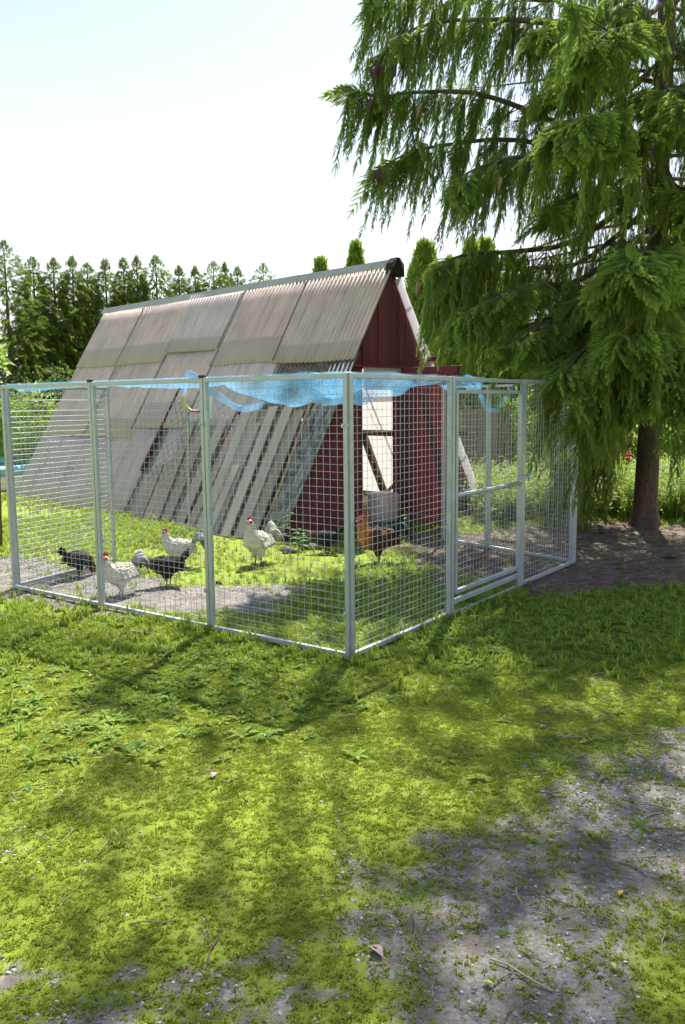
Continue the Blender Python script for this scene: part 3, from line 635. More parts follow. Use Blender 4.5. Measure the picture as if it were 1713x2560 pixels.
# ------------------------------------------------------------------ blue bird net bunched along the top
def mat_net():
    mt, t, o = nodes_of('blue bird net'); uv = N(t, 'ShaderNodeUVMap')
    mpn = N(t, 'ShaderNodeMapping'); mpn.inputs['Scale'].default_value = (3, 14, 1); t.links.new(uv.outputs[0], mpn.inputs[0])
    n = noise(t, mpn.outputs[0], 1.3, 6, .7)
    def lines(ang, sc):
        m_ = N(t, 'ShaderNodeMapping'); m_.inputs['Rotation'].default_value = (0, 0, ang); t.links.new(uv.outputs[0], m_.inputs[0])
        wv = N(t, 'ShaderNodeTexWave'); wv.inputs['Scale'].default_value = sc; wv.inputs['Distortion'].default_value = 3.; wv.inputs['Detail'].default_value = 2; t.links.new(m_.outputs[0], wv.inputs[0])
        r = N(t, 'ShaderNodeMapRange'); r.inputs[1].default_value = .62; r.inputs[2].default_value = .92; t.links.new(wv.outputs[1], r.inputs[0]); return r.outputs[0]
    ad = N(t, 'ShaderNodeMath', operation='MAXIMUM'); t.links.new(lines(.6, 22), ad.inputs[0]); t.links.new(lines(-.7, 22), ad.inputs[1])
    al = N(t, 'ShaderNodeMapRange'); al.inputs[1].default_value = .36; al.inputs[2].default_value = .72; al.inputs[3].default_value = .02; al.inputs[4].default_value = .25; t.links.new(n, al.inputs[0])
    m2 = N(t, 'ShaderNodeMath', operation='MULTIPLY_ADD', use_clamp=True); m2.inputs[1].default_value = .38; t.links.new(ad.outputs[0], m2.inputs[0]); t.links.new(al.outputs[0], m2.inputs[2])
    tr = N(t, 'ShaderNodeBsdfTransparent'); df = N(t, 'ShaderNodeBsdfDiffuse'); tl = N(t, 'ShaderNodeBsdfTranslucent')
    df.inputs[0].default_value = (.17, .48, .82, 1); tl.inputs[0].default_value = (.24, .60, .94, 1)
    s1 = N(t, 'ShaderNodeMixShader'); s1.inputs[0].default_value = .5; t.links.new(df.outputs[0], s1.inputs[1]); t.links.new(tl.outputs[0], s1.inputs[2])
    s2 = N(t, 'ShaderNodeMixShader'); t.links.new(m2.outputs[0], s2.inputs[0]); t.links.new(tr.outputs[0], s2.inputs[1]); t.links.new(s1.outputs[0], s2.inputs[2]); t.links.new(s2.outputs[0], o.inputs[0]); return mt
M_NET = mat_net()
def grid_obj(name, fn, nu, nv, mat, label, cat, group=None, uvs=(1, 1)):
    V = [fn(i/nu, j/nv) for j in range(nv+1) for i in range(nu+1)]; W_ = nu+1
    F = [(j*W_+i, j*W_+i+1, (j+1)*W_+i+1, (j+1)*W_+i) for j in range(nv) for i in range(nu)]
    mb = MB(); mb.add(V, F); o = mb.build(name, mat, None, smooth=True, origin=tuple(V[0]))
    uvl = o.data.uv_layers.new(name='UVMap'); li = np.empty(len(o.data.loops), int); o.data.loops.foreach_get('vertex_index', li)
    UV = np.array([(i/nu*uvs[0], j/nv*uvs[1]) for j in range(nv+1) for i in range(nu+1)], np.float32); uvl.data.foreach_set('uv', UV[li].ravel())
    return tag(o, label, cat, group)
def net(A, B, inn, depth, sagf, seed, label, ztop=FH+.012, fold=.035, extra=None):
    A = np.asarray(A, float); B = np.asarray(B, float); Ln = np.linalg.norm(B-A)
    def fn(u, v):
        p = A+(B-A)*u; sag = sagf(u)
        z = ztop-.002-sag*math.sin(math.pi*min(1, v*1.12))**.8*(1 if v < .9 else 1)
        f = fold*(vnoise(u*9*Ln+seed, v*3+seed*.7)-.5)*(min(1, v*6))
        f2 = .05*(vnoise(u*3*Ln+seed*2, v*9)-.5)*min(1, v*6)
        q = p+inn*(.03+depth*v+f2)+z_*(z+f)
        return q+(extra(u, v) if extra is not None else 0)
    return grid_obj('bird_net', fn, int(46*Ln), 22, M_NET, label, 'net', 'blue bird nets over the pen', (Ln, depth*1.4))
inn, inn2 = b_, -ns_
net(PP[2], PP[0], inn, .55, lambda u: .05+.02*math.sin(u*7), 3., 'thin pale blue net stretched under the top rail of the two left front panels', fold=.02)
net(PP[3], PP[2], inn, .60, lambda u: .045+.20*math.sin(math.pi*min(1, max(0, u*1.02)))**.7*(.55+.45*u), 8., 'wide blue net sagging behind the front panel beside the near corner', fold=.05)
net(PP[3], PP[4], inn2, .45, lambda u: .10+.10*(1-u)+.03*math.sin(u*5), 14., 'bunched blue net sagging along the side panel before the coop door', fold=.06)
net(PP[4]+b_*.03, PP[4]+b_*.62, inn2, .14, lambda u: .085+.02*math.sin(u*9), 20., 'blue net gathered over the top of the gate', fold=.04)
# a twisted end of net looping down over the gate, and a crumpled peak at the second post
def rope(pts, r0, label, seed, n=40):
    pts = [np.asarray(p, float) for p in pts]
    def cat(t):
        t *= len(pts)-1; i = min(int(t), len(pts)-2); f = t-i; p = [pts[max(i-1, 0)], pts[i], pts[i+1], pts[min(i+2, len(pts)-1)]]
        return .5*((2*p[1])+(-p[0]+p[2])*f+(2*p[0]-5*p[1]+4*p[2]-p[3])*f*f+(-p[0]+3*p[1]-3*p[2]+p[3])*f**3)
    def fn(u, v):
        c = cat(v); dd = cat(min(1, v+.01))-cat(max(0, v-.01)); dd /= np.linalg.norm(dd); x = np.cross(dd, (.3, .2, .9)); x /= np.linalg.norm(x); y = np.cross(dd, x)
        a = 2*math.pi*u+v*6; r = r0*(.6+.9*vnoise(u*6+seed, v*14+seed)); return c+r*(math.cos(a)*x+math.sin(a)*y)
    return grid_obj('bird_net', fn, 14, n, M_NET, label, 'net', 'blue bird nets over the pen', (.3, 1.5))
gp_ = lambda f, z, k=.05: PP[4]+b_*f+z_*z-ns_*k
rope([gp_(.35, 1.86), gp_(.52, 1.82), gp_(.60, 1.70), gp_(.72, 1.60), gp_(.88, 1.60), gp_(1.02, 1.68), gp_(1.18, 1.78)], .018, 'twisted blue net end looping down inside the gate', 2.)
rope([AT(462, 985, 7.0), AT(470, 935, 6.8), AT(500, 950, 6.7), AT(540, 985, 6.6), AT(600, 1020, 6.55), AT(660, 1010, 6.4)], .022, 'crumpled blue net hanging from the second front post', 5.)
# yellow-to-red hose end and white strip hanging at the second post
hp = [AT(457, 990, 6.9), AT(458, 1003, 6.9), AT(466, 1018, 6.9), AT(480, 1028, 6.88), AT(500, 1028, 6.85)]
mt, t, o = nodes_of('yellow red hose'); cn = t.nodes.new('ShaderNodeTexCoord'); sp = N(t, 'ShaderNodeSeparateXYZ'); t.links.new(cn.outputs['Generated'], sp.inputs[0])
principled(t, o, ramp(t, sp.outputs[0], [(.35, (.55, .45, .02)), (.6, (.45, .06, .02))]), .4)
mb = MB(); mb.tube(hp, [.013, .014, .014, .012, .010], 8); hs_ = mb.build('hose_end', mt, None, smooth=True, origin=tuple(hp[0])); tag(hs_, 'short curved hose end, yellow turning red, hanging from the net', 'hose')
mb = MB(); p0, p1 = AT(528, 990, 6.15), AT(522, 1045, 6.15); mb.bar(p0, p1, .028, .006, np.array([1., .2, 0])); ws = mb.build('plastic_strip', M_WHITE, None, origin=tuple(p0), bevel=.002); tag(ws, 'white plastic strip hanging inside the front panel beside the post', 'strip')

# ================================================================== CHICKENS
def mat_plumage(name, stops, axis=0, lo=-.2, hi=.22, spots=None, rough=.75):
    mt, t, o = nodes_of(name); v = coords(t); sp = N(t, 'ShaderNodeSeparateXYZ'); t.links.new(v, sp.inputs[0])
    nz_ = noise(t, coords(t, (14, 40, 40)), 1.6, 5, .65)
    mr = N(t, 'ShaderNodeMapRange'); mr.inputs[1].default_value = lo; mr.inputs[2].default_value = hi; t.links.new(sp.outputs[axis], mr.inputs[0])
    ad = N(t, 'ShaderNodeMath', operation='MULTIPLY_ADD'); ad.inputs[1].default_value = .28; t.links.new(nz_, ad.inputs[0]); 
    sb = N(t, 'ShaderNodeMath', operation='SUBTRACT'); sb.inputs[1].default_value = .14; t.links.new(mr.outputs[0], sb.inputs[0]); t.links.new(sb.outputs[0], ad.inputs[2])
    c = ramp(t, ad.outputs[0], stops)
    c = mixc_(t, .18, c, ramp(t, nz_, [(.3, (.35, .35, .35)), (.7, (1., 1., 1.))]), 'MULTIPLY')
    principled(t, o, c, rough, 0, nz_, .012, .7, .2); return mt
M_COMB = mat_plain('comb red', (.55, .02, .035), .5, 0, .2, 30)
M_LEG = mat_plain('leg horn', (.42, .36, .26), .6)
M_LEGG = mat_plain('leg grey', (.16, .16, .17), .6)
M_BEAK = mat_plain('beak horn', (.45, .33, .14), .45)
M_EYE = mat_plain('eye', (.02, .01, .005), .15)
PL = dict(
    white=mat_plumage('cream white plumage', [(0., (.40, .38, .34)), (.35, (.60, .54, .43)), (.75, (.66, .62, .54)), (1., (.68, .61, .48))]),
    whitetail=mat_plumage('grey white tail', [(0., (.03, .03, .033)), (.5, (.07, .07, .072)), (.72, (.30, .29, .28)), (.95, (.52, .50, .47))], 2, .12, .46),
    black=mat_plumage('brown black plumage', [(0., (.012, .011, .012)), (.5, (.022, .017, .016)), (.8, (.05, .028, .02)), (1., (.11, .045, .025))]),
    blacktail=mat_plumage('black tail', [(0., (.012, .012, .014)), (1., (.03, .028, .03))]),
    orange=mat_plumage('orange brown plumage', [(0., (.03, .02, .018)), (.42, (.10, .028, .014)), (.66, (.05, .02, .014)), (.80, (.38, .12, .02)), (1., (.55, .23, .04))]),
    greentail=mat_plumage('green black tail', [(0., (.010, .022, .024)), (1., (.018, .04, .04))], rough=.35),
    grey=mat_plumage('slate plumage', [(0., (.015, .016, .02)), (.6, (.03, .032, .038)), (1., (.08, .05, .035))]))
POSES = {
    'stand': [(.10, .265, .098, .112), (.145, .315, .074, .082), (.165, .362, .052, .056), (.173, .402, .040, .042), (.182, .432, .036, .036), (.206, .436, .024, .026), (.222, .432, .010, .011)],
    'upright': [(.085, .28, .095, .105), (.115, .335, .072, .075), (.125, .39, .050, .054), (.130, .435, .038, .040), (.138, .468, .034, .035), (.160, .472, .023, .025), (.176, .468, .009, .010)],
    'low': [(.10, .255, .098, .105), (.155, .268, .072, .076), (.200, .282, .050, .053), (.235, .290, .038, .040), (.262, .290, .034, .034), (.286, .284, .022, .024), (.302, .278, .009, .010)],
    'peck': [(.10, .225, .098, .098), (.150, .185, .072, .074), (.185, .135, .050, .052), (.205, .092, .038, .040), (.216, .064, .034, .034), (.228, .042, .022, .024), (.236, .026, .009, .010)]}
def chicken(name, loc, heading, H, pose, pl, tail_mat, tail, label, comb=1., legs=None, seed=0, plump=1.):
    s = H/.47; root = thing(name, tuple(loc), label, 'chicken', 'chickens in the pen')
    root.rotation_euler = (0, 0, heading); root.scale = (s, s, s); WORLD_LOC[root.name] = np.zeros(3)
    rr = random.Random(seed)
    rise = .03 if pose == 'upright' else 0.
    rings = [(-.185, .315-rise, .016, .018), (-.165, .300-rise, .046, .048), (-.125, .275-rise, .078, .080), (-.06, .250, .102, .102), (.02, .245, .112*plump, .116*plump)] + POSES[pose]
    # resample along the spine
    P = np.array(rings); n = len(P); R = []; K = 4
    for i in range(n-1):
        p = [P[max(i-1, 0)], P[i], P[i+1], P[min(i+2, n-1)]]
        for k in range(K):
            f = k/K; R.append(.5*((2*p[1])+(-p[0]+p[2])*f+(2*p[0]-5*p[1]+4*p[2]-p[3])*f*f+(-p[0]+3*p[1]-3*p[2]+p[3])*f**3))
    R.append(P[-1]); R = np.array(R); m_ = len(R); ns = 18; V = []; F = []
    for i in range(m_):
        d = R[min(i+1, m_-1), :2]-R[max(i-1, 0), :2]; d /= np.linalg.norm(d)+1e-9; up = np.array([-d[1], 0, 0]) if False else None
        ux, uz = -d[1], d[0]
        for j in range(ns):
            a = 2*math.pi*j/ns; w_ = R[i, 2]*math.sin(a); h = R[i, 3]*math.cos(a)
            amp = 1+.10*(vnoise(i*.9+seed*3, j*1.3+seed)-.5)*(1 if i < m_-8 else .2)
            V.append((R[i, 0]+ux*h*amp, w_*amp*1.0, R[i, 1]+uz*h*amp))
    for i in range(m_-1):
        for j in range(ns): F.append((i*ns+j, i*ns+(j+1) % ns, (i+1)*ns+(j+1) % ns, (i+1)*ns+j))
    F += [tuple(range(ns-1, -1, -1)), tuple((m_-1)*ns+j for j in range(ns))]
    mb = MB(); mb.add(V, F)
    def part(mb_, nm, mat, par=root, smooth=True, sub=0):
        o = link_mesh(nm, mb_.mesh(nm, (0, 0, 0), smooth), mat); o.parent = par
        if sub: q = o.modifiers.new('sub', 'SUBSURF'); q.levels = q.render_levels = sub
        return o
    part(mb, 'body', PL[pl], sub=1)
    mb = MB(); VA = np.array(V).reshape(m_, ns, 3)
    for k in range(210):
        i = rr.randrange(6, m_-9); j = rr.randrange(ns); q = VA[i, j]; ctr = np.array([R[i, 0], 0, R[i, 1]]); no = q-ctr; no /= np.linalg.norm(no)+1e-9
        bk = VA[i-3, j]-q; bk /= np.linalg.norm(bk)+1e-9; sdv = np.cross(no, bk); L_ = rr.uniform(.026, .045); wv = L_*.34; dd = bk+no*rr.uniform(.05, .28)
        mb.add([q-bk*.006+no*.001, q+dd*L_*.55+sdv*wv, q+dd*L_*.5+no*.006, q+dd*L_*.55-sdv*wv, q+dd*L_], [(0, 1, 2), (0, 2, 3), (1, 4, 2), (2, 4, 3)])
    part(mb, 'plumage', PL[pl], smooth=False)['kind'] = 'stuff'
    hd = R[-K*2-1]; tip = R[-1]; hdv = np.array([tip[0]-hd[0], 0, tip[1]-hd[1]]); hdv /= np.linalg.norm(hdv); hup = np.array([-hdv[2], 0, hdv[0]])
    hc = np.array([hd[0], 0, hd[1]])
    # beak, comb, wattles, eyes
    mb = MB(); b0 = np.array([tip[0], 0, tip[1]]); mb.tube([b0-hdv*.012, b0+hdv*.006, b0+hdv*.022-hup*.006], [.011, .009, .001], 8); part(mb, 'beak', M_BEAK)
    mb = MB(); cp = []
    for k, (x, hgt) in enumerate(((.03, .012), (.022, .034), (.014, .022), (.004, .044), (-.006, .028), (-.016, .046), (-.024, .026), (-.034, .034), (-.040, .006))): cp.append((x, .026+hgt*comb))
    V = [hc+hdv*x+hup*zz for x, zz in cp]+[hc+hdv*x+hup*.020 for x, _ in cp]; nn = len(cp); W_ = []
    for q in V: W_.append(q+np.array([0, .006, 0]))
    for q in V: W_.append(q-np.array([0, .006, 0]))
    F = []
    for k in range(nn-1):
        F += [(k, k+1, nn+k+1, nn+k), (2*nn+k+1, 2*nn+k, 3*nn+k, 3*nn+k+1), (k+1, k, 2*nn+k, 2*nn+k+1)]
    mb.add(W_, F); part(mb, 'comb', M_COMB, smooth=False)
    mb = MB()
    for sg in (-1, 1):
        c = hc+hdv*.022-hup*.026+np.array([0, sg*.014, 0]); L_ = .018+.03*comb
        mb.tube([c+hup*.016, c, c-hup*L_*.6, c-hup*L_], [.006, .011, .013, .003], 8)
    part(mb, 'wattles', M_COMB)
    for sg in (-1, 1):
        mb = MB(); mb.tube([hc+hdv*.008+hup*.004+np.array([0, sg*.024, 0]), hc+hdv*.008+hup*.004+np.array([0, sg*.036, 0])], [.019, .016], 10); part(mb, 'cheek', M_COMB)
    for sg in (-1, 1):
        mb = MB(); c = hc+hdv*.012+hup*.008+np.array([0, sg*.036, 0]); mb.tube([c-np.array([0, sg*.003, 0]), c+np.array([0, sg*.003, 0])], [.006, .004], 8); part(mb, 'eye', M_EYE)
    # folded wings built of overlapping feathers
    for sg in (-1, 1):
        mb = MB()
        for k in range(16):
            row, c_ = divmod(k, 4); x0 = .075-.052*row-.004*c_; z0 = .300-.030*c_+.004*row; y0 = (.088+.018*min(c_, 2)-.01*row)*sg; ln = .085+.012*row
            pts = [np.array([x0, y0, z0]), np.array([x0-ln*.5, y0+sg*.010, z0-.016]), np.array([x0-ln, y0*.86, z0-.022])]
            W2 = .019
            up_ = np.array([.1, -sg*.5, 1.]); up_ /= np.linalg.norm(up_)
            V = [pts[0]+up_*W2*.7, pts[0]-up_*W2*.7, pts[1]+up_*W2, pts[1]-up_*W2, pts[2]+up_*W2*.35, pts[2]-up_*W2*.35]
            V += [q-np.array([0, sg*.004, 0]) for q in V]
            mb.add(V, [(0, 1, 3, 2), (2, 3, 5, 4), (8, 9, 7, 6), (10, 11, 9, 8), (0, 2, 8, 6), (2, 4, 10, 8), (1, 7, 9, 3), (3, 9, 11, 5), (4, 5, 11, 10), (0, 6, 7, 1)])
        part(mb, 'wing', PL[pl], smooth=False)
    # tail feathers
    mb = MB()
    nft = 20 if tail == 'sickle' else 16
    for k in range(nft):
        f = k/(nft-1); y = (f-.5)*.11; out_ = abs(f-.5)*2; ln = rr.uniform(.8, 1.1)
        base = np.array([-.15-.02*rr.random(), y*.5, .315-rise-.02*out_])
        if tail == 'sickle':
            hh_ = .16*ln*(1-.35*out_); bk = .17*ln
            pts = [base+np.array([-bk*t_, y*1.3*t_, hh_*math.sin(t_*2.6)*1.0-.06*t_*t_*(1+out_)]) for t_ in (0, .2, .4, .6, .8, 1.)]
            W2 = .017
        else:
            hh_ = .15*ln; pts = [base+np.array([-.085*t_*ln, y*1.2*t_, hh_*t_*(1-.35*t_)*(1-.3*out_)*1.1]) for t_ in (0, .3, .6, .85, 1.)]; W2 = .019
        V = []; nn = len(pts)
        for i, p in enumerate(pts):
            t_ = i/(nn-1); wd_ = W2*(.6+.8*math.sin(math.pi*min(.9, t_*.8+.15)))*(1 if i < nn-1 else .3)
            dd = pts[min(i+1, nn-1)]-pts[max(i-1, 0)]; dd /= np.linalg.norm(dd); wv = np.cross(dd, (0, 1, 0)); wv /= np.linalg.norm(wv)
            wv = wv*.9+np.array([0, .35*(1 if f > .5 else -1), 0])
            V += [p+wv*wd_, p-wv*wd_, p+wv*wd_+np.array([0, .004, 0]), p-wv*wd_+np.array([0, .004, 0])]
        F = []
        for i in range(nn-1):
            a, b = i*4, i*4+4; F += [(a, a+1, b+1, b), (a+3, a+2, b+2, b+3), (a+2, a, b, b+2), (a+1, a+3, b+3, b+1)]
        mb.add(V, F)
    part(mb, 'tail', PL[tail_mat], smooth=True)
    # thighs and legs
    for sg in (-1, 1):
        x = .005+.02*sg
        mb = MB(); mb.tube([(x-.01, sg*.05, .22), (x, sg*.052, .15), (x+.005, sg*.05, .095), (x+.0, sg*.05, .075)], [.062, .052, .028, .013], 12); part(mb, 'thigh', PL[pl])
        mb = MB(); mb.tube([(x, sg*.05, .10), (x-.012, sg*.05, .075), (x+.002, sg*.05, .012)], [.010, .009, .008], 8)
        for an in (-.5, 0, .5): mb.tube([(x, sg*.05, .012), (x+.05*math.cos(an)*.6, sg*.05+.05*math.sin(an)*.6, .009), (x+.055*math.cos(an), sg*.05+.055*math.sin(an), .003)], [.007, .006, .003], 6)
        mb.tube([(x, sg*.05, .012), (x-.025, sg*.05, .004)], [.006, .003], 6)
        part(mb, 'leg', legs or M_LEG)
    return root
def gfoot(px, py): p = G(px, py); return (p[0], p[1], float(gz(p[0], p[1])))
deg = math.radians
chicken('rooster', gfoot(304, 1490), deg(230), .385, 'stand', 'white', 'whitetail', 'sickle', 'cream white rooster walking beside the front post, nearest bird to the fence', 1.1, None, 1, 1.05)
chicken('rooster', gfoot(452, 1418), deg(184), .385, 'stand', 'white', 'whitetail', 'sickle', 'cream white rooster standing behind the black hen, tail behind a post', .9, None, 2)
chicken('rooster', gfoot(646, 1412), deg(240), .47, 'upright', 'white', 'white', 'sickle', 'white rooster standing upright in front of the leaning boards', .8, M_LEGG, 3)
chicken('rooster', gfoot(948, 1408), deg(196), .50, 'stand', 'orange', 'greentail', 'sickle', 'orange rooster with green black tail before the coop doorway', .9, M_LEGG, 4, 1.05)
chicken('hen', gfoot(198, 1444), deg(50), .35, 'peck', 'black', 'blacktail', 'hen', 'black hen pecking at the gravel on the far left of the pen', .3, M_LEGG, 5)
chicken('hen', gfoot(422, 1466), deg(190), .37, 'low', 'black', 'blacktail', 'hen', 'black hen with lowered brown head between the two white roosters', .3, None, 6)
chicken('hen', gfoot(818, 1383), deg(170), .33, 'low', 'grey', 'blacktail', 'hen', 'slate grey hen with raised black tail in the shade of the gable', .3, M_LEGG, 7)
# ================================================================== VEGETATION: clump shapes
def leaf_quad(mb, p, d, nrm, ln, wd, t0=0., t1=1., fold=.25, drop=.15):
    d = np.asarray(d, float); d /= np.linalg.norm(d); nrm = np.asarray(nrm, float); nrm = nrm-d*(nrm@d); nrm /= np.linalg.norm(nrm)+1e-9; sd_ = np.cross(d, nrm)
    m0 = p+d*ln*.5-nrm*ln*drop*.25; e = p+d*ln-nrm*ln*drop
    V = [p, m0+sd_*wd/2+nrm*fold*wd*.5, m0, m0-sd_*wd/2+nrm*fold*wd*.5, e]
    mb.add(V, [(0, 1, 2), (0, 2, 3), (1, 4, 2), (2, 4, 3)], 0, [t0, (t0+t1)/2, (t0+t1)/2, (t0+t1)/2, t1])
def shoot(mb, p, d, L_, rr, t0=.0, t1=1., rad=.0205, nw=.0046, st=.0075, around=8):
    d = np.asarray(d, float); d = d/np.linalg.norm(d); x = np.cross(d, (.31, .52, .8)); x /= np.linalg.norm(x); y = np.cross(d, x); n = max(3, int(L_/st))
    mb.tube([p, p+d*L_], [.0022, .001], 3, cap=False, att=[t0*.5, t1])
    for i in range(n):
        f = (i+.5)/n; c = p+d*L_*f; r = rad*(1.05-.55*f**3)
        for k in range(around):
            a = 2*math.pi*(k/around)+i*1.9+rr.random()*.5; o_ = math.cos(a)*x+math.sin(a)*y; tp = c+o_*r+d*r*.95; w_ = np.cross(o_, d)*nw/2
            tt = t0+(t1-t0)*f; mb.add([c+w_, c-w_, tp], [(0, 1, 2)], 0, [tt*.7, tt*.7, tt])
def strand(seed, Ln=.5, fresh=.6):
    rr = random.Random(seed); mb = MB(); p = np.zeros(3); d = np.array([rr.uniform(-.25, .25), rr.uniform(-.25, .25), -1.]); step = .05; pts = [p.copy()]; n = int(Ln/step)
    for i in range(n):
        d = d+np.array([rr.uniform(-.14, .14), rr.uniform(-.14, .14), -.12]); d /= np.linalg.norm(d); p = p+d*step; pts.append(p.copy()); f = i/n
        for k in range(2):
            a = i*2.4+k*3.14+rr.uniform(-.6, .6); o_ = np.array([math.cos(a), math.sin(a), 0]); L_ = rr.uniform(.08, .14)*(1.1-.4*f); sp_ = rr.uniform(.35, .85)
            shoot(mb, p, d*1.0+o_*sp_, L_, rr, .05, fresh*rr.uniform(.4, 1.), .0195)
    shoot(mb, p, d, .12, rr, .2, fresh, .0195)
    mb.tube(pts, [.004*(1-.7*i/len(pts)) for i in range(len(pts))], 3, cap=False); return mb
def bare_strand(seed, Ln=.6):
    rr = random.Random(seed); mb = MB()
    for q in range(4):
        p = np.array([rr.uniform(-.05, .05), rr.uniform(-.05, .05), 0]); d = np.array([rr.uniform(-.2, .2), rr.uniform(-.2, .2), -1.]); pts = [p.copy()]
        for i in range(12):
            d = d+np.array([rr.uniform(-.2, .2), rr.uniform(-.2, .2), -.1]); d /= np.linalg.norm(d); p = p+d*Ln/12*rr.uniform(.7, 1.1); pts.append(p.copy())
            if rr.random() < .55:
                a = rr.uniform(0, 6.28); shoot(mb, p, d+np.array([math.cos(a), math.sin(a), 0])*.6, rr.uniform(.03, .06), rr, 0, .12, .011, .003, .014, 4)
        mb.tube(pts, .0028, 3, cap=False)
    return mb
def spray(seed, Ln=.34, fresh=1., big=1.):
    rr = random.Random(seed); mb = MB(); d = np.array([0, 0, -1.]); x = np.array([1., 0, 0]); y = np.array([0, 1., 0]); n = 6; pts = []
    for i in range(n+1):
        f = i/n; p = d*Ln*f+y*(.05*f*f); pts.append(p)
        for sg in (-1, 1):
            L_ = (.13*(1-f)+.085)*rr.uniform(.8, 1.15); dr = d*1.0+x*sg*rr.uniform(.6, .95)*(1-.3*f)+y*rr.uniform(-.15, .4)
            shoot(mb, p, dr, L_, rr, .15, fresh*rr.uniform(.6, 1.), .0205*big)
            if L_ > .12 and rr.random() < .7:
                shoot(mb, p+dr/np.linalg.norm(dr)*L_*.45, dr+(d*.9-x*sg*.2)*.9+y*.1, L_*.65, rr, .15, fresh*rr.uniform(.55, 1.), .019*big)
    shoot(mb, pts[-1], d+y*.2, .13, rr, .3, fresh, .0205*big); mb.tube(pts, [.005*(1-.6*i/n) for i in range(n+1)], 3, cap=False); return mb
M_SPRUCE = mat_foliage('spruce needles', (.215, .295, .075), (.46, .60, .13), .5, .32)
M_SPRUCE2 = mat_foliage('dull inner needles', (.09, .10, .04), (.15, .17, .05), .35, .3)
M_SPRFAR = mat_foliage('far spruce needles', (.17, .235, .06), (.42, .54, .10), .55, .35)
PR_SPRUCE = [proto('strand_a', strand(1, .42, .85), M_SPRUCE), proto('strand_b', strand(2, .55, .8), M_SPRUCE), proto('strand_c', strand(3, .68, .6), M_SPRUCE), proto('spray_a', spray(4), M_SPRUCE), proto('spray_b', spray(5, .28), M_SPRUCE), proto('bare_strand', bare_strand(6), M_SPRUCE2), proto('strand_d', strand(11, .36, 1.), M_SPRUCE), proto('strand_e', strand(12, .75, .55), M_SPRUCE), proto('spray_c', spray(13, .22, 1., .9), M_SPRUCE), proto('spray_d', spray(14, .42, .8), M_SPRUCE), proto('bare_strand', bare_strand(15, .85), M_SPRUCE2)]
PR_FAR = [proto('far_spray', spray(8, .34, 1.), M_SPRFAR), proto('far_strand', strand(9, .40, .8), M_SPRFAR)]
M_BARK = mat_plain('spruce bark', (.13, .095, .075), .9, 0, .5, 26, .02, .15, (1, 1, .45))

# ================================================================== THE BIG SPRUCE
TB = np.array([4.02, 11.05, 0]); TH = 19.
spruce = thing('spruce_tree', tuple(TB), 'tall drooping spruce with brown trunk on the right, beside the pen', 'tree')
trunk_at = lambda z: TB+np.array([.09*z/7., .02*z, z])
mb = MB(); zz = [-.05, .06, .18, .35, .7, 1.2, 2, 3, 4, 5, 6, 7, 8.5, 10, 12, 14, 16, 17.4, 18.9]; ns = 16
V = []; F = []
for i, z in enumerate(zz):
    r = .148*(1-max(z, 0)/19.8)**.9+.05*math.exp(-max(z, 0)/.14)
    for j in range(ns):
        a = 2*math.pi*j/ns; k = 1+.16*(vnoise(j*.9+.3, z*1.4)-.5)+(.28*math.exp(-max(z, 0)/.22)*math.sin(a*5+1)); c = trunk_at(z); V.append(c+np.array([math.cos(a), math.sin(a), 0])*r*k)
for i in range(len(zz)-1):
    for j in range(ns): F.append((i*ns+j, i*ns+(j+1) % ns, (i+1)*ns+(j+1) % ns, (i+1)*ns+j))
F.append(tuple((len(zz)-1)*ns+j for j in range(ns))); mb.add(V, F)
wood = mb
SIL_Y = [-2000, -300, 0, 100, 190, 215, 300, 400, 470, 540, 575, 600, 640, 820, 850, 930, 1010, 1150, 1300]
SIL_X = [500, 760, 860, 925, 930, 800, 940, 920, 1010, 1100, 1040, 970, 955, 975, 1100, 1180, 1240, 1290, 1400]
def outside(p, slack=0):
    px, py = project(p)
    if p[1] < 1: return False
    px /= 1.0925; py /= 1.0925
    if px < np.interp(py, SIL_Y, SIL_X)-slack: return True
    if py > 985 and px > 1405 and px < 1520: return True                 # bare trunk, open view
    if py > 1120 and px > 1340: return True
    if py > 1085 and px > 1500: return True
    if 1040 < px < 1190 and 860 < py < 1200: return True                  # open view across the pen
    if py > 1235: return True
    return False
IP, IR, IS, II = [], [], [], []
rs = random.Random(21)
def put(p, d, sc, idx, spin=None, chk=True):
    if p[2]-.45*sc < .12: return
    st_ = rs.uniform(1.1, 1.65) if idx in (0, 1, 2, 5, 6, 7, 10) else 1.
    if chk and (outside(p) or outside(p+np.asarray(d)*.5*sc*st_, 8)): return
    IP.append(p); IR.append(eul_from_dir(d, rs.uniform(0, 6.28) if spin is None else spin)); IS.append((sc, sc, sc*st_)); II.append(idx)
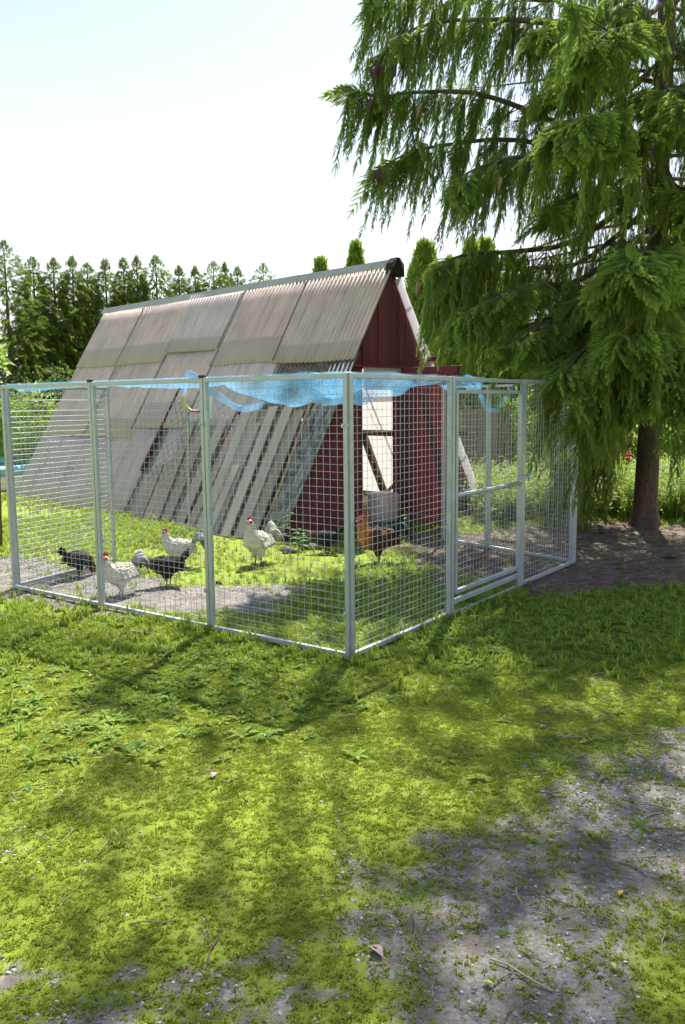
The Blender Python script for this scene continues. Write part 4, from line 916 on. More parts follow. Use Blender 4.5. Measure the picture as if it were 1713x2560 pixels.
def branch(pts, r0, lush=1., near=0., side=.45, chk=True, hang=1.):
    pts = [np.asarray(p, float) for p in pts]; n = len(pts)
    def cat(t):
        t = min(max(t, 0), 1)*(n-1); i = min(int(t), n-2); f = t-i; p = [pts[max(i-1, 0)], pts[i], pts[i+1], pts[min(i+2, n-1)]]
        return .5*((2*p[1])+(-p[0]+p[2])*f+(2*p[0]-5*p[1]+4*p[2]-p[3])*f*f+(-p[0]+3*p[1]-3*p[2]+p[3])*f**3)
    C = [cat(i/14) for i in range(15)]
    wood.tube(C, [r0*(1-.88*i/14) for i in range(15)], 6, cap=False)
    Ln = sum(np.linalg.norm(C[i+1]-C[i]) for i in range(14)); m_ = int(Ln/.085*lush)
    for k in range(m_):
        f = .10+.9*(k+rs.random())/m_; p = cat(f); dd = cat(f+.02)-cat(f-.02); dd /= np.linalg.norm(dd)+1e-9
        hz_ = np.array([dd[1], -dd[0], 0]); hz_ /= np.linalg.norm(hz_)+1e-9
        w_ = side*(1-.75*f)+.06
        for q in range(2 if near < .25 else (1 if rs.random() < .55 else 0)):
            off = rs.uniform(-1, 1)*w_; pp = p+hz_*off+np.array([0, 0, -abs(off)*.30])
            inner = f < .45 and rs.random() < .55
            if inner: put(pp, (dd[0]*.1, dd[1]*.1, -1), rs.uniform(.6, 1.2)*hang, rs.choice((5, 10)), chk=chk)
            else: put(pp, (dd[0]*.22+hz_[0]*off*.5, dd[1]*.22+hz_[1]*off*.5, -1), rs.uniform(.65, 1.25)*(1.1-.35*f)*hang, rs.choice((0, 1, 1, 2, 6, 7)), chk=chk)
        for q in range(3 if near > .25 else 1):
          if f > .3 and rs.random() < .5+near:
            sg = rs.choice((-1, 1)); d2 = dd*.8+hz_*sg*rs.uniform(.3, .9)+np.array([0, 0, -rs.uniform(.5, 1.5)]); put(p+hz_*sg*rs.uniform(0, w_*.7), d2/np.linalg.norm(d2), rs.uniform(.75, 1.15), rs.choice((3, 4, 8, 9)), chk=chk)
    for q in range(5):
        d2 = (cat(1)-cat(.93)); d2 = d2/np.linalg.norm(d2)+np.array([rs.uniform(-.5, .5), rs.uniform(-.5, .5), rs.uniform(-.4, .15)]); put(cat(1-.035*q), d2/np.linalg.norm(d2), rs.uniform(.5, .8), rs.choice((3, 4, 8, 9)), chk=chk)
def px(x, y, Y): return AT(x*1.0925, y*1.0925, Y)                        # picture point (drafting grid) at depth Y
def tk(z): return trunk_at(z)
# boughs that make the outline on the left
branch([tk(7.6), px(1300, -10, 10.9), px(1100, -25, 10.7), px(950, -30, 10.6), px(845, 2, 10.5)], .045, 1.1, chk=False)
branch([tk(6.9), px(1320, 45, 10.8), px(1170, 45, 10.6), px(1020, 48, 10.4), px(930, 75, 10.2), px(862, 135, 10.1)], .045, 1.1, chk=False)
branch([tk(5.9), px(1330, 285, 10.8), px(1200, 248, 10.6), px(1080, 212, 10.4), px(940, 212, 10.2), px(870, 222, 10.1), px(800, 207, 10.0)], .045, 1.15, side=.28, chk=False)
branch([tk(5.4), px(1330, 330, 10.8), px(1150, 318, 10.4), px(1000, 335, 10.2), px(930, 352, 10.1), px(866, 388, 10.0)], .04, 1.15, chk=False, hang=.8)
branch([tk(4.9), px(1310, 355, 10.0), px(1180, 360, 9.5), px(1080, 390, 9.3), px(1050, 420, 9.2)], .04, 1.1, chk=False, hang=.75)
branch([tk(4.7), px(1330, 340, 10.7), px(1370, 330, 10.6)], .03, .3)
branch([tk(4.5), px(1330, 545, 10.4), px(1180, 575, 9.9), px(1090, 580, 9.6), px(1035, 592, 9.4), px(1000, 618, 9.3)], .045, 1.3, .2, chk=False)
branch([tk(4.2), px(1330, 600, 10.9), px(1200, 615, 10.7), px(1110, 640, 10.6), px(1050, 665, 10.5)], .04, 1.3, chk=False)
branch([tk(3.9), px(1330, 640, 9.8), px(1220, 650, 9.2), px(1120, 690, 8.9), px(1060, 720, 8.8)], .04, 1.0, .3)
branch([tk(3.4), px(1350, 700, 9.8), px(1270, 730, 8.9), px(1200, 770, 8.4), px(1150, 800, 8.2)], .04, .9, .3)
# boughs coming towards the camera
branch([tk(3.9), px(1470, 560, 9.8), px(1480, 570, 8.7), px(1460, 590, 7.9), px(1440, 620, 7.5)], .04, 1.5, .6, .5)
branch([tk(3.4), px(1470, 680, 9.8), px(1470, 720, 8.6), px(1450, 745, 7.8), px(1440, 770, 7.5)], .04, 1.5, .6, .5)
branch([tk(3.2), px(1500, 740, 9.6), px(1530, 790, 8.4), px(1540, 850, 7.8), px(1530, 880, 7.6)], .04, 1.4, .6, .5)
branch([tk(3.0), px(1400, 760, 9.6), px(1350, 790, 8.6), px(1310, 830, 8.0), px(1290, 860, 7.8)], .04, 1.5, .6, .45)
branch([tk(2.6), px(1420, 850, 9.6), px(1390, 900, 8.7), px(1370, 930, 8.2)], .035, 1.4, .5, .4)
branch([tk(5.2), px(1440, 330, 9.6), px(1390, 300, 8.6), px(1330, 270, 8.1), px(1280, 300, 7.9)], .04, .9, .3, .6)
branch([tk(6.6), px(1450, 60, 9.6), px(1400, 70, 8.7), px(1350, 110, 8.2)], .04, .8, .3, .6)
branch([tk(5.9), px(1520, 200, 9.7), px(1560, 210, 8.8), px(1590, 240, 8.2)], .04, 1.3, .5, .5)
branch([tk(4.8), px(1540, 420, 9.8), px(1590, 440, 8.9), px(1630, 470, 8.4)], .04, 1.3, .5, .5)
branch([tk(4.3), px(1530, 520, 10.6), px(1620, 480, 10.3), px(1740, 500, 10.0)], .04, 1.2, .2, .5)
branch([tk(2.3), px(1380, 900, 11.2), px(1310, 960, 11.2), px(1260, 1030, 11.2)], .035, 1.3, 0, .4, hang=1.2)
branch([tk(1.9), px(1370, 980, 10.6), px(1330, 1000, 10.2), px(1290, 1040, 10.0)], .03, 1.2, 0, .35, hang=1.2)
branch([tk(2.2), px(1560, 930, 10.2), px(1640, 960, 9.8), px(1720, 1000, 9.6)], .035, 1.2, .2, .4)
for (zz0, x0, y0, x1, y1, Y) in ((2.1, 1330, 930, 1210, 985, 12.3), (1.9, 1340, 950, 1240, 1020, 11.6), (1.7, 1350, 985, 1290, 1060, 11.0), (1.5, 1380, 1000, 1335, 1040, 10.6), (1.6, 1400, 985, 1360, 1030, 10.9), (2.3, 1350, 880, 1225, 930, 11.9)):
    branch([tk(zz0), px(x0, y0, (11.05+Y)/2), px((x0+x1)/2, (y0+y1)/2, Y), px(x1, y1, Y)], .028, .75, 0, .32, hang=1.3)
for (zz0, pts_) in ((5.6, ((1400, 170, 10.2), (1330, 180, 9.8), (1260, 215, 9.5))), (6.3, ((1420, 30, 10.0), (1300, 40, 9.6), (1230, 80, 9.4))), (5.0, ((1410, 420, 10.0), (1330, 440, 9.5), (1260, 480, 9.2))), (5.5, ((1560, 300, 10.2), (1640, 310, 9.8), (1720, 340, 9.5))), (6.2, ((1560, 120, 10.2), (1640, 100, 9.8), (1720, 120, 9.5))), (4.0, ((1560, 640, 10.0), (1620, 660, 9.2), (1660, 700, 8.8))), (3.6, ((1420, 640, 9.8), (1380, 660, 9.0), (1350, 700, 8.6)))):
    branch([tk(zz0)]+[px(*q) for q in pts_], .035, .95, .28, .55)
for (zz0, x0, y0, Y) in ((4.3, 1455, 575, 7.9), (4.0, 1490, 640, 7.7), (3.7, 1445, 730, 7.6), (3.4, 1500, 800, 7.7), (3.5, 1545, 720, 7.9)):
    for k in range(16):
        d_ = np.array([rs.uniform(-.5, .5), rs.uniform(-.6, .1), -1.]); put(px(x0+rs.uniform(-38, 38), y0+rs.uniform(-20, 90), Y+rs.uniform(-.15, .5)), d_/np.linalg.norm(d_), rs.uniform(.75, 1.05), rs.choice((3, 4, 8, 9)))
# inner and rear boughs, and the crown above the picture
ga = 0.
z = 1.6
while z < 18.6:
    ga += 2.399963; R0 = np.interp(z, [1.5, 2.5, 4, 6, 9, 12, 14, 16.5, 18.9], [2.1, 2.8, 3.4, 4.0, 4.6, 4.5, 3.7, 2.1, .3])
    for q in range(2):
        az = ga+q*math.pi+rs.uniform(-.3, .3); Lb = R0*rs.uniform(.8, 1.08); d = np.array([math.cos(az), math.sin(az), 0]); o0 = tk(z)
        up_ = rs.uniform(.0, .25) if z < 9 else rs.uniform(.1, .5)
        pts = [o0, o0+d*Lb*.35+z_*(up_*.3), o0+d*Lb*.7+z_*(up_*.1-.12*Lb*.3), o0+d*Lb+z_*(-.08*Lb)]
        if z < 7.2 and outside(pts[-1], -60): 
            Lb *= .62; pts = [o0, o0+d*Lb*.35, o0+d*Lb*.7-z_*.1, o0+d*Lb-z_*.15]
        branch(pts, .035*(1-z/20), .20 if z < 7.2 else .52, 0., .6 if z < 7.2 else 1.0, hang=1. if z < 7.5 else .72)
    z += .26 if z < 7.2 else .36
tr = wood.build('trunk', M_BARK, spruce, smooth=True)
scatter('crown', IP, IR, IS, II, PR_SPRUCE, M_SPRUCE, spruce, 'stuff')
# cones
def cone_mesh():
    mb = MB(); V = []; F = []; n = 12; R_ = [(0, .006), (-.012, .017), (-.035, .021), (-.065, .022), (-.095, .018), (-.118, .010), (-.128, .003)]
    mb.tube([(0, 0, a) for a, b in R_], [b*.82 for a, b in R_], 8)
    for k in range(42):
        f = (k+.5)/42; a = k*2.39996; zc = -.008-.115*f; r = np.interp(f, [0, .3, .7, 1], [.014, .022, .020, .007]); o_ = np.array([math.cos(a), math.sin(a), 0]); s_ = np.array([-math.sin(a), math.cos(a), 0]); c = np.array([0, 0, zc])
        mb.add([c+o_*r*.7+s_*.008, c+o_*r*.7-s_*.008, c+o_*r*1.12-z_*.013, c+o_*r*.8-z_*.002], [(0, 1, 2), (0, 2, 3), (3, 2, 1)])
    return mb.mesh('cone')
CONE = cone_mesh(); M_CONE = mat_plain('purple brown cone', (.085, .042, .042), .7, 0, .4, 40); CONE.materials.append(M_CONE)
CONE2 = CONE.copy(); CONE2.materials.clear(); CONE2.materials.append(mat_plain('tan cone', (.30, .19, .13), .7, 0, .4, 40))
for i, (x, y, Y, mm) in enumerate([(848, 150, 9.60, CONE), (858, 160, 9.55, CONE), (868, 148, 9.65, CONE), (878, 145, 9.60, CONE), (906, 146, 9.65, CONE), (866, 138, 9.55, CONE), (858, 390, 9.50, CONE), (868, 388, 9.55, CONE), (877, 385, 9.45, CONE), (872, 396, 9.50, CONE),
        (848, 228, 9.55, CONE), (880, 240, 9.60, CONE), (962, 236, 9.65, CONE2), (1148, 405, 8.55, CONE2), (957, 645, 8.75, CONE2), (1010, 215, 9.65, CONE2), (1595, 640, 7.55, CONE2)]):
    o = bpy.data.objects.new('cone', mm); COL.objects.link(o); o.parent = spruce; p = px(x, y, Y)-TB; o.location = p; o.rotation_euler = (rs.uniform(-.3, .3), rs.uniform(-.3, .3), rs.uniform(0, 6)); sc = rs.uniform(.95, 1.2); o.scale = (sc, sc, sc)

# ================================================================== FAR SPRUCE ROW (left)
def narrow_spruce(name, base, h, wr, label, group, seed, bright=1.):
    rr = random.Random(seed); t = thing(name, tuple(base), label, 'tree', group); base = np.asarray(base, float)
    mb = MB(); mb.tube([base, base+z_*h*.5, base+z_*h*.97], [.10, .07, .015], 7); mb.build('trunk', M_BARK, t)
    P_, R_, S_, I_ = [], [], [], []
    n = int(230*h)
    for k in range(n):
        f = (k+rr.random())/n; z = .3+(h-.3)*f; env = wr*np.interp(f, [0, .25, .6, .8, .92, 1.], [1.5, 1.55, 1.3, .95, .5, .05])*(.55+.9*vnoise(z*2.1+seed*7, seed*3.3+k*.013))
        a = k*2.39996+rr.uniform(-.5, .5); r = env*math.sqrt(rr.uniform(.08, 1)); d = np.array([math.cos(a), math.sin(a), 0]); p = base+d*r+z_*z
        if f > .94: dd = d*.35+z_*rr.uniform(.6, 1.)
        else: dd = d*rr.uniform(.5, 1.1)+z_*rr.uniform(-.9, .15)
        P_.append(p); R_.append(eul_from_dir(dd/np.linalg.norm(dd), rr.uniform(0, 6.28))); S_.append(rr.uniform(.65, 1.15)*np.interp(f, [0, .6, .82, .95, 1], [1, .9, .62, .36, .2])); I_.append(0 if rr.random() < .7 else 1)
    for k in range(26):
        f = rr.uniform(.84, .99); a = rr.uniform(0, 6.28); d = np.array([math.cos(a), math.sin(a), 0]); r = wr*.9*(1-f)*rr.uniform(.3, 1.2); dd = d+z_*rr.uniform(-.1, .7)
        P_.append(base+d*r+z_*h*f); R_.append(eul_from_dir(dd/np.linalg.norm(dd), rr.uniform(0, 6.28))); S_.append(rr.uniform(.4, .75)*(1.75-1.2*f)); I_.append(0)
    P_.append(base+z_*(h-.18)); R_.append(eul_from_dir((0, .05, 1.), 0)); S_.append(.3); I_.append(1)
    scatter('crown', P_, R_, S_, I_, PR_FAR, M_SPRFAR, t, 'stuff'); return t
row = [(8, 552, 27.), (74, 590, 28), (121, 592, 28.5), (164, 588, 29), (199, 604, 29.5), (240, 594, 30), (282, 592, 30.5), (312, 587, 31), (356, 586, 31.5), (409, 610, 32), (446, 610, 32.5), (488, 600, 33), (514, 602, 33.5), (543, 612, 34), (602, 604, 35)]
LOOK = ['tallest broad', 'dense', 'bright-tipped', 'slim', 'low leaning-topped', 'pointed', 'narrow', 'tall pointed', 'wide double-topped', 'short dark', 'small pointed', 'bushy', 'thin', 'small gappy', 'rounded low']
OR2 = ['leftmost', 'second', 'third', 'fourth', 'fifth', 'sixth', 'seventh', 'eighth', 'ninth', 'tenth', 'eleventh', 'twelfth', 'thirteenth', 'fourteenth', 'last']
for i, (x, y, Y) in enumerate(row):
    tp = px(x, y, Y); narrow_spruce('spruce_tree', (tp[0], Y, 0), tp[2], (.85, .55, .58, .45, .55, .55, .5, .5, .75, .5, .5, .8, .5, .55, 1.0)[i], '%s far spruce, %s from the left in the row behind the coop' % (LOOK[i], OR2[i]), 'far spruce row behind the coop', i+1)
# dark hedge of undergrowth under the row
M_HEDGE = mat_foliage('dark undergrowth leaves', (.07, .11, .03), (.16, .23, .05), .4, .35)
def clump(seed, n=16, R=.16, ln=(.05, .09), wd=.5):
    rr = random.Random(seed); mb = MB()
    for k in range(n):
        p = np.array([rr.gauss(0, 1), rr.gauss(0, 1), rr.gauss(0, 1)]); p = p/np.linalg.norm(p)*R*rr.random()**.5; d = p/R+np.array([rr.uniform(-.6, .6), rr.uniform(-.6, .6), rr.uniform(-.3, .6)]); L_ = rr.uniform(*ln)
        leaf_quad(mb, p, d, np.array([rr.uniform(-.5, .5), rr.uniform(-.5, .5), 1.]), L_, L_*wd, .1, 1.)
    return mb
def bush(name, c, rad, n, mat, label, group=None, seed=1, sc=(.8, 1.3), cat='bush', protos=None, stems=6):
    rr = random.Random(seed); c = np.asarray(c, float); t = thing(name, (c[0], c[1], 0), label, cat, group)
    pr = protos or [proto('leaf_clump', clump(seed), mat), proto('leaf_clump', clump(seed+50), mat)]
    P_, R_, S_, I_ = [], [], [], []
    for k in range(n):
        a = rr.uniform(0, 6.28); u = rr.uniform(-1, 1); r = rr.uniform(.45, 1)**.6*(.75+.5*vnoise(a*1.5+seed, u*3+seed)); q = math.sqrt(1-u*u)
        p = c+np.array([math.cos(a)*q*rad[0], math.sin(a)*q*rad[1], u*rad[2]])*r
        if p[2] < .05: p[2] = rr.uniform(.05, .25)
        P_.append(p); R_.append((rr.uniform(-.6, .6), rr.uniform(-.6, .6), rr.uniform(0, 6.28))); S_.append(rr.uniform(*sc)); I_.append(rr.randrange(len(pr)))
    scatter('foliage', P_, R_, S_, I_, pr, mat, t, 'stuff')
    mb = MB()
    for k in range(stems):
        a = rr.uniform(0, 6.28); e = c+np.array([math.cos(a)*rad[0]*.6, math.sin(a)*rad[1]*.6, rr.uniform(.1, .7)*rad[2]]); b = np.array([c[0]+rr.uniform(-.1, .1), c[1]+rr.uniform(-.1, .1), 0]); mb.tube([b, (b+e)/2+np.array([0, 0, .05]), e], [.02, .014, .006], 5)
    mb.build('stem', M_BARK, t); return t
PRH = [proto('hedge_clump', clump(71, 22, .28, (.09, .16)), M_HEDGE)]
for i, (x, Y) in enumerate(((-30, 25.5), (60, 25.8), (150, 26.), (240, 26.5))):
    p = px(x, 900, Y); bush('dark_bush', (p[0], Y, 1.25), (1.25, .8, 1.3), 330, M_HEDGE, 'dark undergrowth bush below the far spruces, %s from the left' % OR2[i], 'dark bushes below the far spruces', 90+i, (.9, 1.4), 'bush', PRH)
# ================================================================== THUJAS
M_THUJA = mat_foliage('thuja scales', (.12, .18, .035), (.30, .42, .06), .48, .3)
def thuja_clump(seed):
    rr = random.Random(seed); mb = MB()
    for k in range(20):
        a = rr.uniform(0, 6.28); p = np.array([math.cos(a), math.sin(a), 0])*rr.uniform(0, .09)+z_*rr.uniform(-.1, .1); d = np.array([math.cos(a)*.4, math.sin(a)*.4, 1.]); leaf_quad(mb, p, d, (math.cos(a+1.2), math.sin(a+1.2), .2), rr.uniform(.07, .13), .03, .1, 1., .4, .25)
    return mb
PRT = [proto('thuja_clump', thuja_clump(1), M_THUJA), proto('thuja_clump', thuja_clump(2), M_THUJA)]
def thuja(base, h, wr, label, seed):
    rr = random.Random(seed); base = np.asarray(base, float); t = thing('thuja_tree', tuple(base), label, 'tree', 'thujas behind the coop')
    mb = MB(); mb.tube([base, base+z_*h*.9], [.09, .015], 7); mb.build('trunk', M_BARK, t)
    P_, R_, S_ = [], [], []; n = int(300*h*wr/.5)
    for k in range(n):
        f = rr.random()**.85; z = .1+(h-.15)*f; env = wr*np.interp(f, [0, .15, .5, .8, 1.], [.85, 1., .88, .52, .03]); a = rr.uniform(0, 6.28); r = env*(rr.uniform(.62, 1.0))*(.84+.34*vnoise(a*2.2+seed, z*2.6))
        P_.append(base+np.array([math.cos(a)*r, math.sin(a)*r, z])); R_.append((rr.uniform(-.25, .25)-.35*math.sin(a), rr.uniform(-.25, .25)+.35*math.cos(a), rr.uniform(0, 6.28))); S_.append(rr.uniform(.8, 1.4))
    scatter('crown', P_, R_, S_, [rr.randrange(2) for _ in P_], PRT, M_THUJA, t, 'stuff')
for i, (x, y, Y, wr, lb) in enumerate(((734, 597, 21.5, .42, 'small thuja tip showing above the middle of the coop ridge'), (815, 563, 21., .50, 'thuja tip showing above the ridge near the gable end'), (972, 560, 19.5, .85, 'bright green thuja right behind the gable peak'), (1032, 600, 19.8, .75, 'thuja standing second to the right of the gable peak'), (1078, 558, 19.8, .55, 'thuja with a pointed top half hidden by the drooping spruce bough'), (1112, 556, 20.5, .75, 'thuja beside the bright sky gap, behind the spruce bough'), (1055, 640, 18.6, .9, 'low thuja in front of the others, right of the gable'), (1150, 640, 20.0, .9, 'rightmost thuja, mostly hidden behind spruce boughs'))):
    tp = px(x, y, Y); thuja((tp[0], Y, 0), tp[2], wr, lb, 60+i)
# ================================================================== LEFT BACKGROUND: pool, bright shrub, dark fence
pc = np.array([-8.45, 17.7, 0]); pool = thing('paddling_pool', tuple(pc), 'round white and blue paddling pool at the left behind the pen', 'pool')
mb = MB(); n = 40; R_ = 2.15
def ringtube(mb, r, z, rad): mb.tube([pc+np.array([math.cos(2*math.pi*i/n)*r, math.sin(2*math.pi*i/n)*r, z]) for i in range(n+1)], rad, 8, cap=False)
for z, rd in ((.08, .09), (.23, .09)): ringtube(mb, R_, z, rd)
mb.build('wall', mat_plain('white pool vinyl', (.80, .82, .84), .35, 0, .04), pool, smooth=True)
mb = MB(); ringtube(mb, R_, .40, .10); mb.build('top_ring', mat_plain('blue pool vinyl', (.22, .50, .78), .3, 0, .08), pool, smooth=True)
mb = MB(); mb.tube([pc+z_*.28, pc+z_*.30], [R_-.05, R_-.05], 40); mb.build('water', mat_plain('pool water', (.15, .45, .65), .08, 0, .1), pool)
M_DKF = mat_wood('dark fence board', (.022, .022, .024), .3, 2)
fo = px(30, 1000, 20.5); fence = thing('dark_board_fence', (fo[0], 20.5, 0), 'dark upright board fence behind the bright shrub on the left', 'fence')
for i in range(24):
    x = -10.6+i*.155; mb = MB(); mb.box((x, 20.5+.02*(i % 2), 1.0), ((1, 0, 0), (0, 1, 0), (0, 0, 1)), (.068, .012, .98+.02*math.sin(i*3))); mb.build('board', M_DKF, fence)
M_SHRUB = mat_foliage('bright shrub leaves', (.15, .23, .035), (.36, .46, .08), .55, .3)
PRS = [proto('shrub_clump', clump(31, 20, .17, (.06, .10), .55), M_SHRUB), proto('shrub_clump', clump(32, 20, .17, (.06, .10), .55), M_SHRUB)]
for i, (x, y, Y, rad, lb) in enumerate(((30, 985, 18.9, (.62, .5, .75), 'bright green leafy shrub at the far left behind the pool'), (88, 990, 17.9, (.50, .5, .85), 'bright green leafy shrub between the pool and the far coop end'))):
    p = px(x, y, Y); bush('leafy_shrub', (p[0], Y, max(.75, p[2])), rad, 190, M_SHRUB, lb, 'bright shrubs behind the pool', 200+i, (.8, 1.3), 'shrub', PRS)
p = px(-42, 800, 9.8); bush('sapling', (p[0], 9.8, p[2]), (.33, .3, .33), 40, M_SHRUB, 'young leafy sapling poking in at the left picture edge above the fence', None, 220, (.9, 1.2), 'sapling', [proto('sapling_clump', clump(33, 9, .13, (.07, .10), .6), M_SHRUB)], 4)
# ================================================================== RIGHT BACKGROUND: old plank fence, red flowers, meadow
pf = px(1090, 1000, 17.); pfn = thing('plank_fence', (pf[0], 17., 0), 'old grey brown upright plank fence behind the open red door', 'fence')
M_OLDF = mat_wood('old grey brown plank', (.21, .17, .135), .4, 2, .9, .3)
rr = random.Random(3)
for i in range(11):
    x = 2.0+i*.135; mb = MB(); h = 1.55+rr.uniform(-.08, .06); mb.box((x, 17.+rr.uniform(-.015, .015), h/2), ((1, 0, rr.uniform(-.02, .02)), (0, 1, 0), (0, 0, 1)), (.058, .011, h/2)); mb.build('plank', M_OLDF, pfn)
for z in (.45, 1.25):
    mb = MB(); mb.box((2.68, 17.05, z), ((1, 0, 0), (0, 1, 0), (0, 0, 1)), (.75, .02, .045)); mb.build('rail', M_OLDF, pfn)
for i, (x, Y, hh_) in enumerate(((4.1, 17.4, 1.0), (5.4, 18.0, .9), (6.9, 18.6, .8))):
    bush('green_bush', (x, Y, hh_), (.85, .7, hh_), 260, M_SHRUB, 'bright green bush in the meadow behind the spruce, %s from the plank fence' % OR2[i+1 if i else 0].replace('leftmost', 'nearest'), 'green bushes behind the spruce', 300+i, (.9, 1.4), 'bush', PRS)
M_REDF = mat_plain('red petals', (.70, .05, .015), .5, 0, .3, 30)
M_STEM = mat_plain('green stem', (.09, .16, .03), .6)
for i, (x, y, Y, n, lb) in enumerate(((1418, 1042, 13.6, 10, 'clump of red flowers left of the spruce trunk'), (1240, 1075, 13.4, 3, 'few small red flowers seen through the pen mesh under the spruce'))):
    p = px(x, y, Y); t = thing('flower_clump', (p[0], Y, 0), lb, 'flowers'); rr = random.Random(40+i)
    for k in range(n):
        q = p+np.array([rr.uniform(-.16, .16), rr.uniform(-.1, .1), rr.uniform(-.09, .06)]); mb = MB()
        mb.tube([(p[0]+rr.uniform(-.05, .05), Y, 0), (q+np.array([p[0], Y, 0]))/2*np.array([1, 1, .9]), q], .005, 5); s_ = mb.build('flower_stem', M_STEM, t)
        mb = MB()
        for j in range(9):
            a = j*2.4; leaf_quad(mb, q, (math.cos(a), math.sin(a), .7-.08*j), (0, 0, 1), .055, .05, fold=.5)
        mb.build('blossom', M_REDF, s_)
# ================================================================== GROUND COVER
M_GRASS = mat_foliage('lawn grass', (.16, .235, .03), (.36, .46, .06), .45, .3)
M_MOSS = mat_foliage('yard moss', (.185, .23, .025), (.38, .455, .055), .35, .3)
M_WEED = mat_foliage('broad weed leaves', (.14, .22, .035), (.27, .38, .06), .45, .3, rough=.75)
M_MEAD = mat_foliage('meadow herbs', (.11, .18, .025), (.29, .39, .05), .5, .3)
def tuft(seed, n=10, h=(.04, .085), w_=.0042, spread=.03, lean=.7):
    rr = random.Random(seed); mb = MB()
    for k in range(n):
        a = rr.uniform(0, 6.28); r = rr.uniform(0, spread); p = np.array([math.cos(a)*r, math.sin(a)*r, -.004]); b = rr.uniform(0, 6.28); o_ = np.array([math.cos(b), math.sin(b), 0]); H = rr.uniform(*h); ln = rr.uniform(.15, lean); s_ = np.array([-o_[1], o_[0], 0])*w_
        m1 = p+z_*H*.55+o_*H*ln*.3; e = p+z_*H*(1-.25*ln)+o_*H*ln
        mb.add([p+s_*.8, p-s_*.8, m1-s_, m1+s_, e], [(0, 1, 2, 3), (3, 2, 4)], 0, [0, 0, .55, .55, 1.])
    return mb
def mosst(seed, n=16, R=.022):
    rr = random.Random(seed); mb = MB()
    for k in range(n):
        a = rr.uniform(0, 6.28); r = R*math.sqrt(rr.random()); p = np.array([math.cos(a)*r, math.sin(a)*r, -.002]); H = rr.uniform(.004, .012)
        for j in range(3):
            b = rr.uniform(0, 6.28); o_ = np.array([math.cos(b), math.sin(b), 0]); s_ = np.array([-o_[1], o_[0], 0])*.0028; e = p+z_*H+o_*H*.8
            mb.add([p+s_, p-s_, e], [(0, 1, 2)], 0, [.1, .1, 1.])
    return mb
def rosette(seed, n=7, L0=.06):
    rr = random.Random(seed); mb = MB()
    for k in range(n):
        a = k*2.4+rr.uniform(-.4, .4); L_ = L0*rr.uniform(.6, 1.15); leaf_quad(mb, np.array([0, 0, .004]), (math.cos(a), math.sin(a), rr.uniform(.25, .9)), (0, 0, 1), L_, L_*rr.uniform(.32, .5), .0, 1., .3, .35)
    return mb
def herb(seed, h=.4):
    rr = random.Random(seed); mb = MB()
    for k in range(9):
        a = rr.uniform(0, 6.28); o_ = np.array([math.cos(a), math.sin(a), 0]); H = h*rr.uniform(.6, 1.1); b = o_*rr.uniform(0, .06); e = b+z_*H+o_*H*.25; s_ = np.array([-o_[1], o_[0], 0])*.004
        mb.add([b+s_, b-s_, e-s_*.4, e+s_*.4], [(0, 1, 2, 3)], 0, [0, 0, .8, .8])
        for j in range(7):
            f = rr.uniform(.2, 1.); c = rr.uniform(0, 6.28); leaf_quad(mb, b+(e-b)*f, (math.cos(c), math.sin(c), .5), (0, 0, 1), rr.uniform(.05, .11), .028, .2, .5+.5*f)
    return mb
PRG = [proto('grass_tuft', tuft(1), M_GRASS), proto('grass_tuft', tuft(2, 8, (.05, .11)), M_GRASS), proto('grass_tuft', tuft(3, 12, (.03, .06), .0035), M_GRASS)]
PRM = [proto('moss_tuft', mosst(k), M_MOSS) for k in range(4)]
PRW = [proto('weed', rosette(1), M_WEED), proto('weed', rosette(2, 5, .075), M_WEED), proto('weed', rosette(3, 9, .05), M_WEED)]
PRD = [proto('herb', herb(1), M_MEAD), proto('herb', herb(2, .5), M_MEAD), proto('tall_tuft', tuft(9, 14, (.25, .5), .008, .08, .6), M_MEAD)]
def field(n, x0, x1, y0, y1, dens, seed, power=1.):
    r = np.random.default_rng(seed); y = y0+(y1-y0)*r.random(n)**power; x = x0+(x1-x0)*r.random(n)
    keep = abs(x) < .47*y+1.3
    x, y = x[keep], y[keep]; k = r.random(len(x)) < dens(x, y); x, y = x[k], y[k]
    return x, y, r
def spread(name, xyr, protos, mat, label, cat, smin, smax, tilt=.2, zoff=0., thin=None):
    x, y, r = xyr; n = len(x); pts = np.stack([x, y, gz(x, y)+zoff], 1); rot = np.stack([r.uniform(-tilt, tilt, n), r.uniform(-tilt, tilt, n), r.uniform(0, 6.28, n)], 1)
    o = scatter(name, pts, rot, r.uniform(smin, smax, n), r.integers(0, len(protos), n), protos, mat); return tag(o, label, cat, None, 'stuff')
def in_coop(x, y):
    s = (x-CM[0])*g_[0]+(y-CM[1])*g_[1]; u = (x-CM[0])*r_[0]+(y-CM[1])*r_[1]; return (abs(s) < CHW-.05) & (u > -.05) & (u < CLN)
def d_moss(x, y):
    zg, zs, zr = zones(x, y); return (1-zg*.74)*(1-zs)*(.55+.6*fbm(x*1.7, y*1.7+3, 3))
def d_grass(x, y):
    zg, zs, zr = zones(x, y); n_ = fbm(x*.8+3, y*.8, 4)
    near = smooth(4.2, 5.6, y+1.6*(n_-.5)-.25*np.clip(-x, 0, 1.2)+.5*(-x > .8)*0)
    pen = smooth(-.1, .3, polydist(x, y, [PP[0][:2], PP[3][:2], PP[6][:2], Q1[:2], CB0, CB0+(CB1-CB0)*.25]))
    return (1-zg*.93)*(1-zs*.985)*np.clip(near, .006, 1)*(~in_coop(x, y))*(1-.8*pen*smooth(.33, .58, n_))
spread('moss', field(120000, -3.6, 4.4, 1.5, 6.6, d_moss, 1, .8), PRM, M_MOSS, 'yellow green moss covering the foreground yard', 'moss', .45, 1.05)
CB0, CB1 = RL(0, SLEN)[:2], RL(7.5, SLEN)[:2]
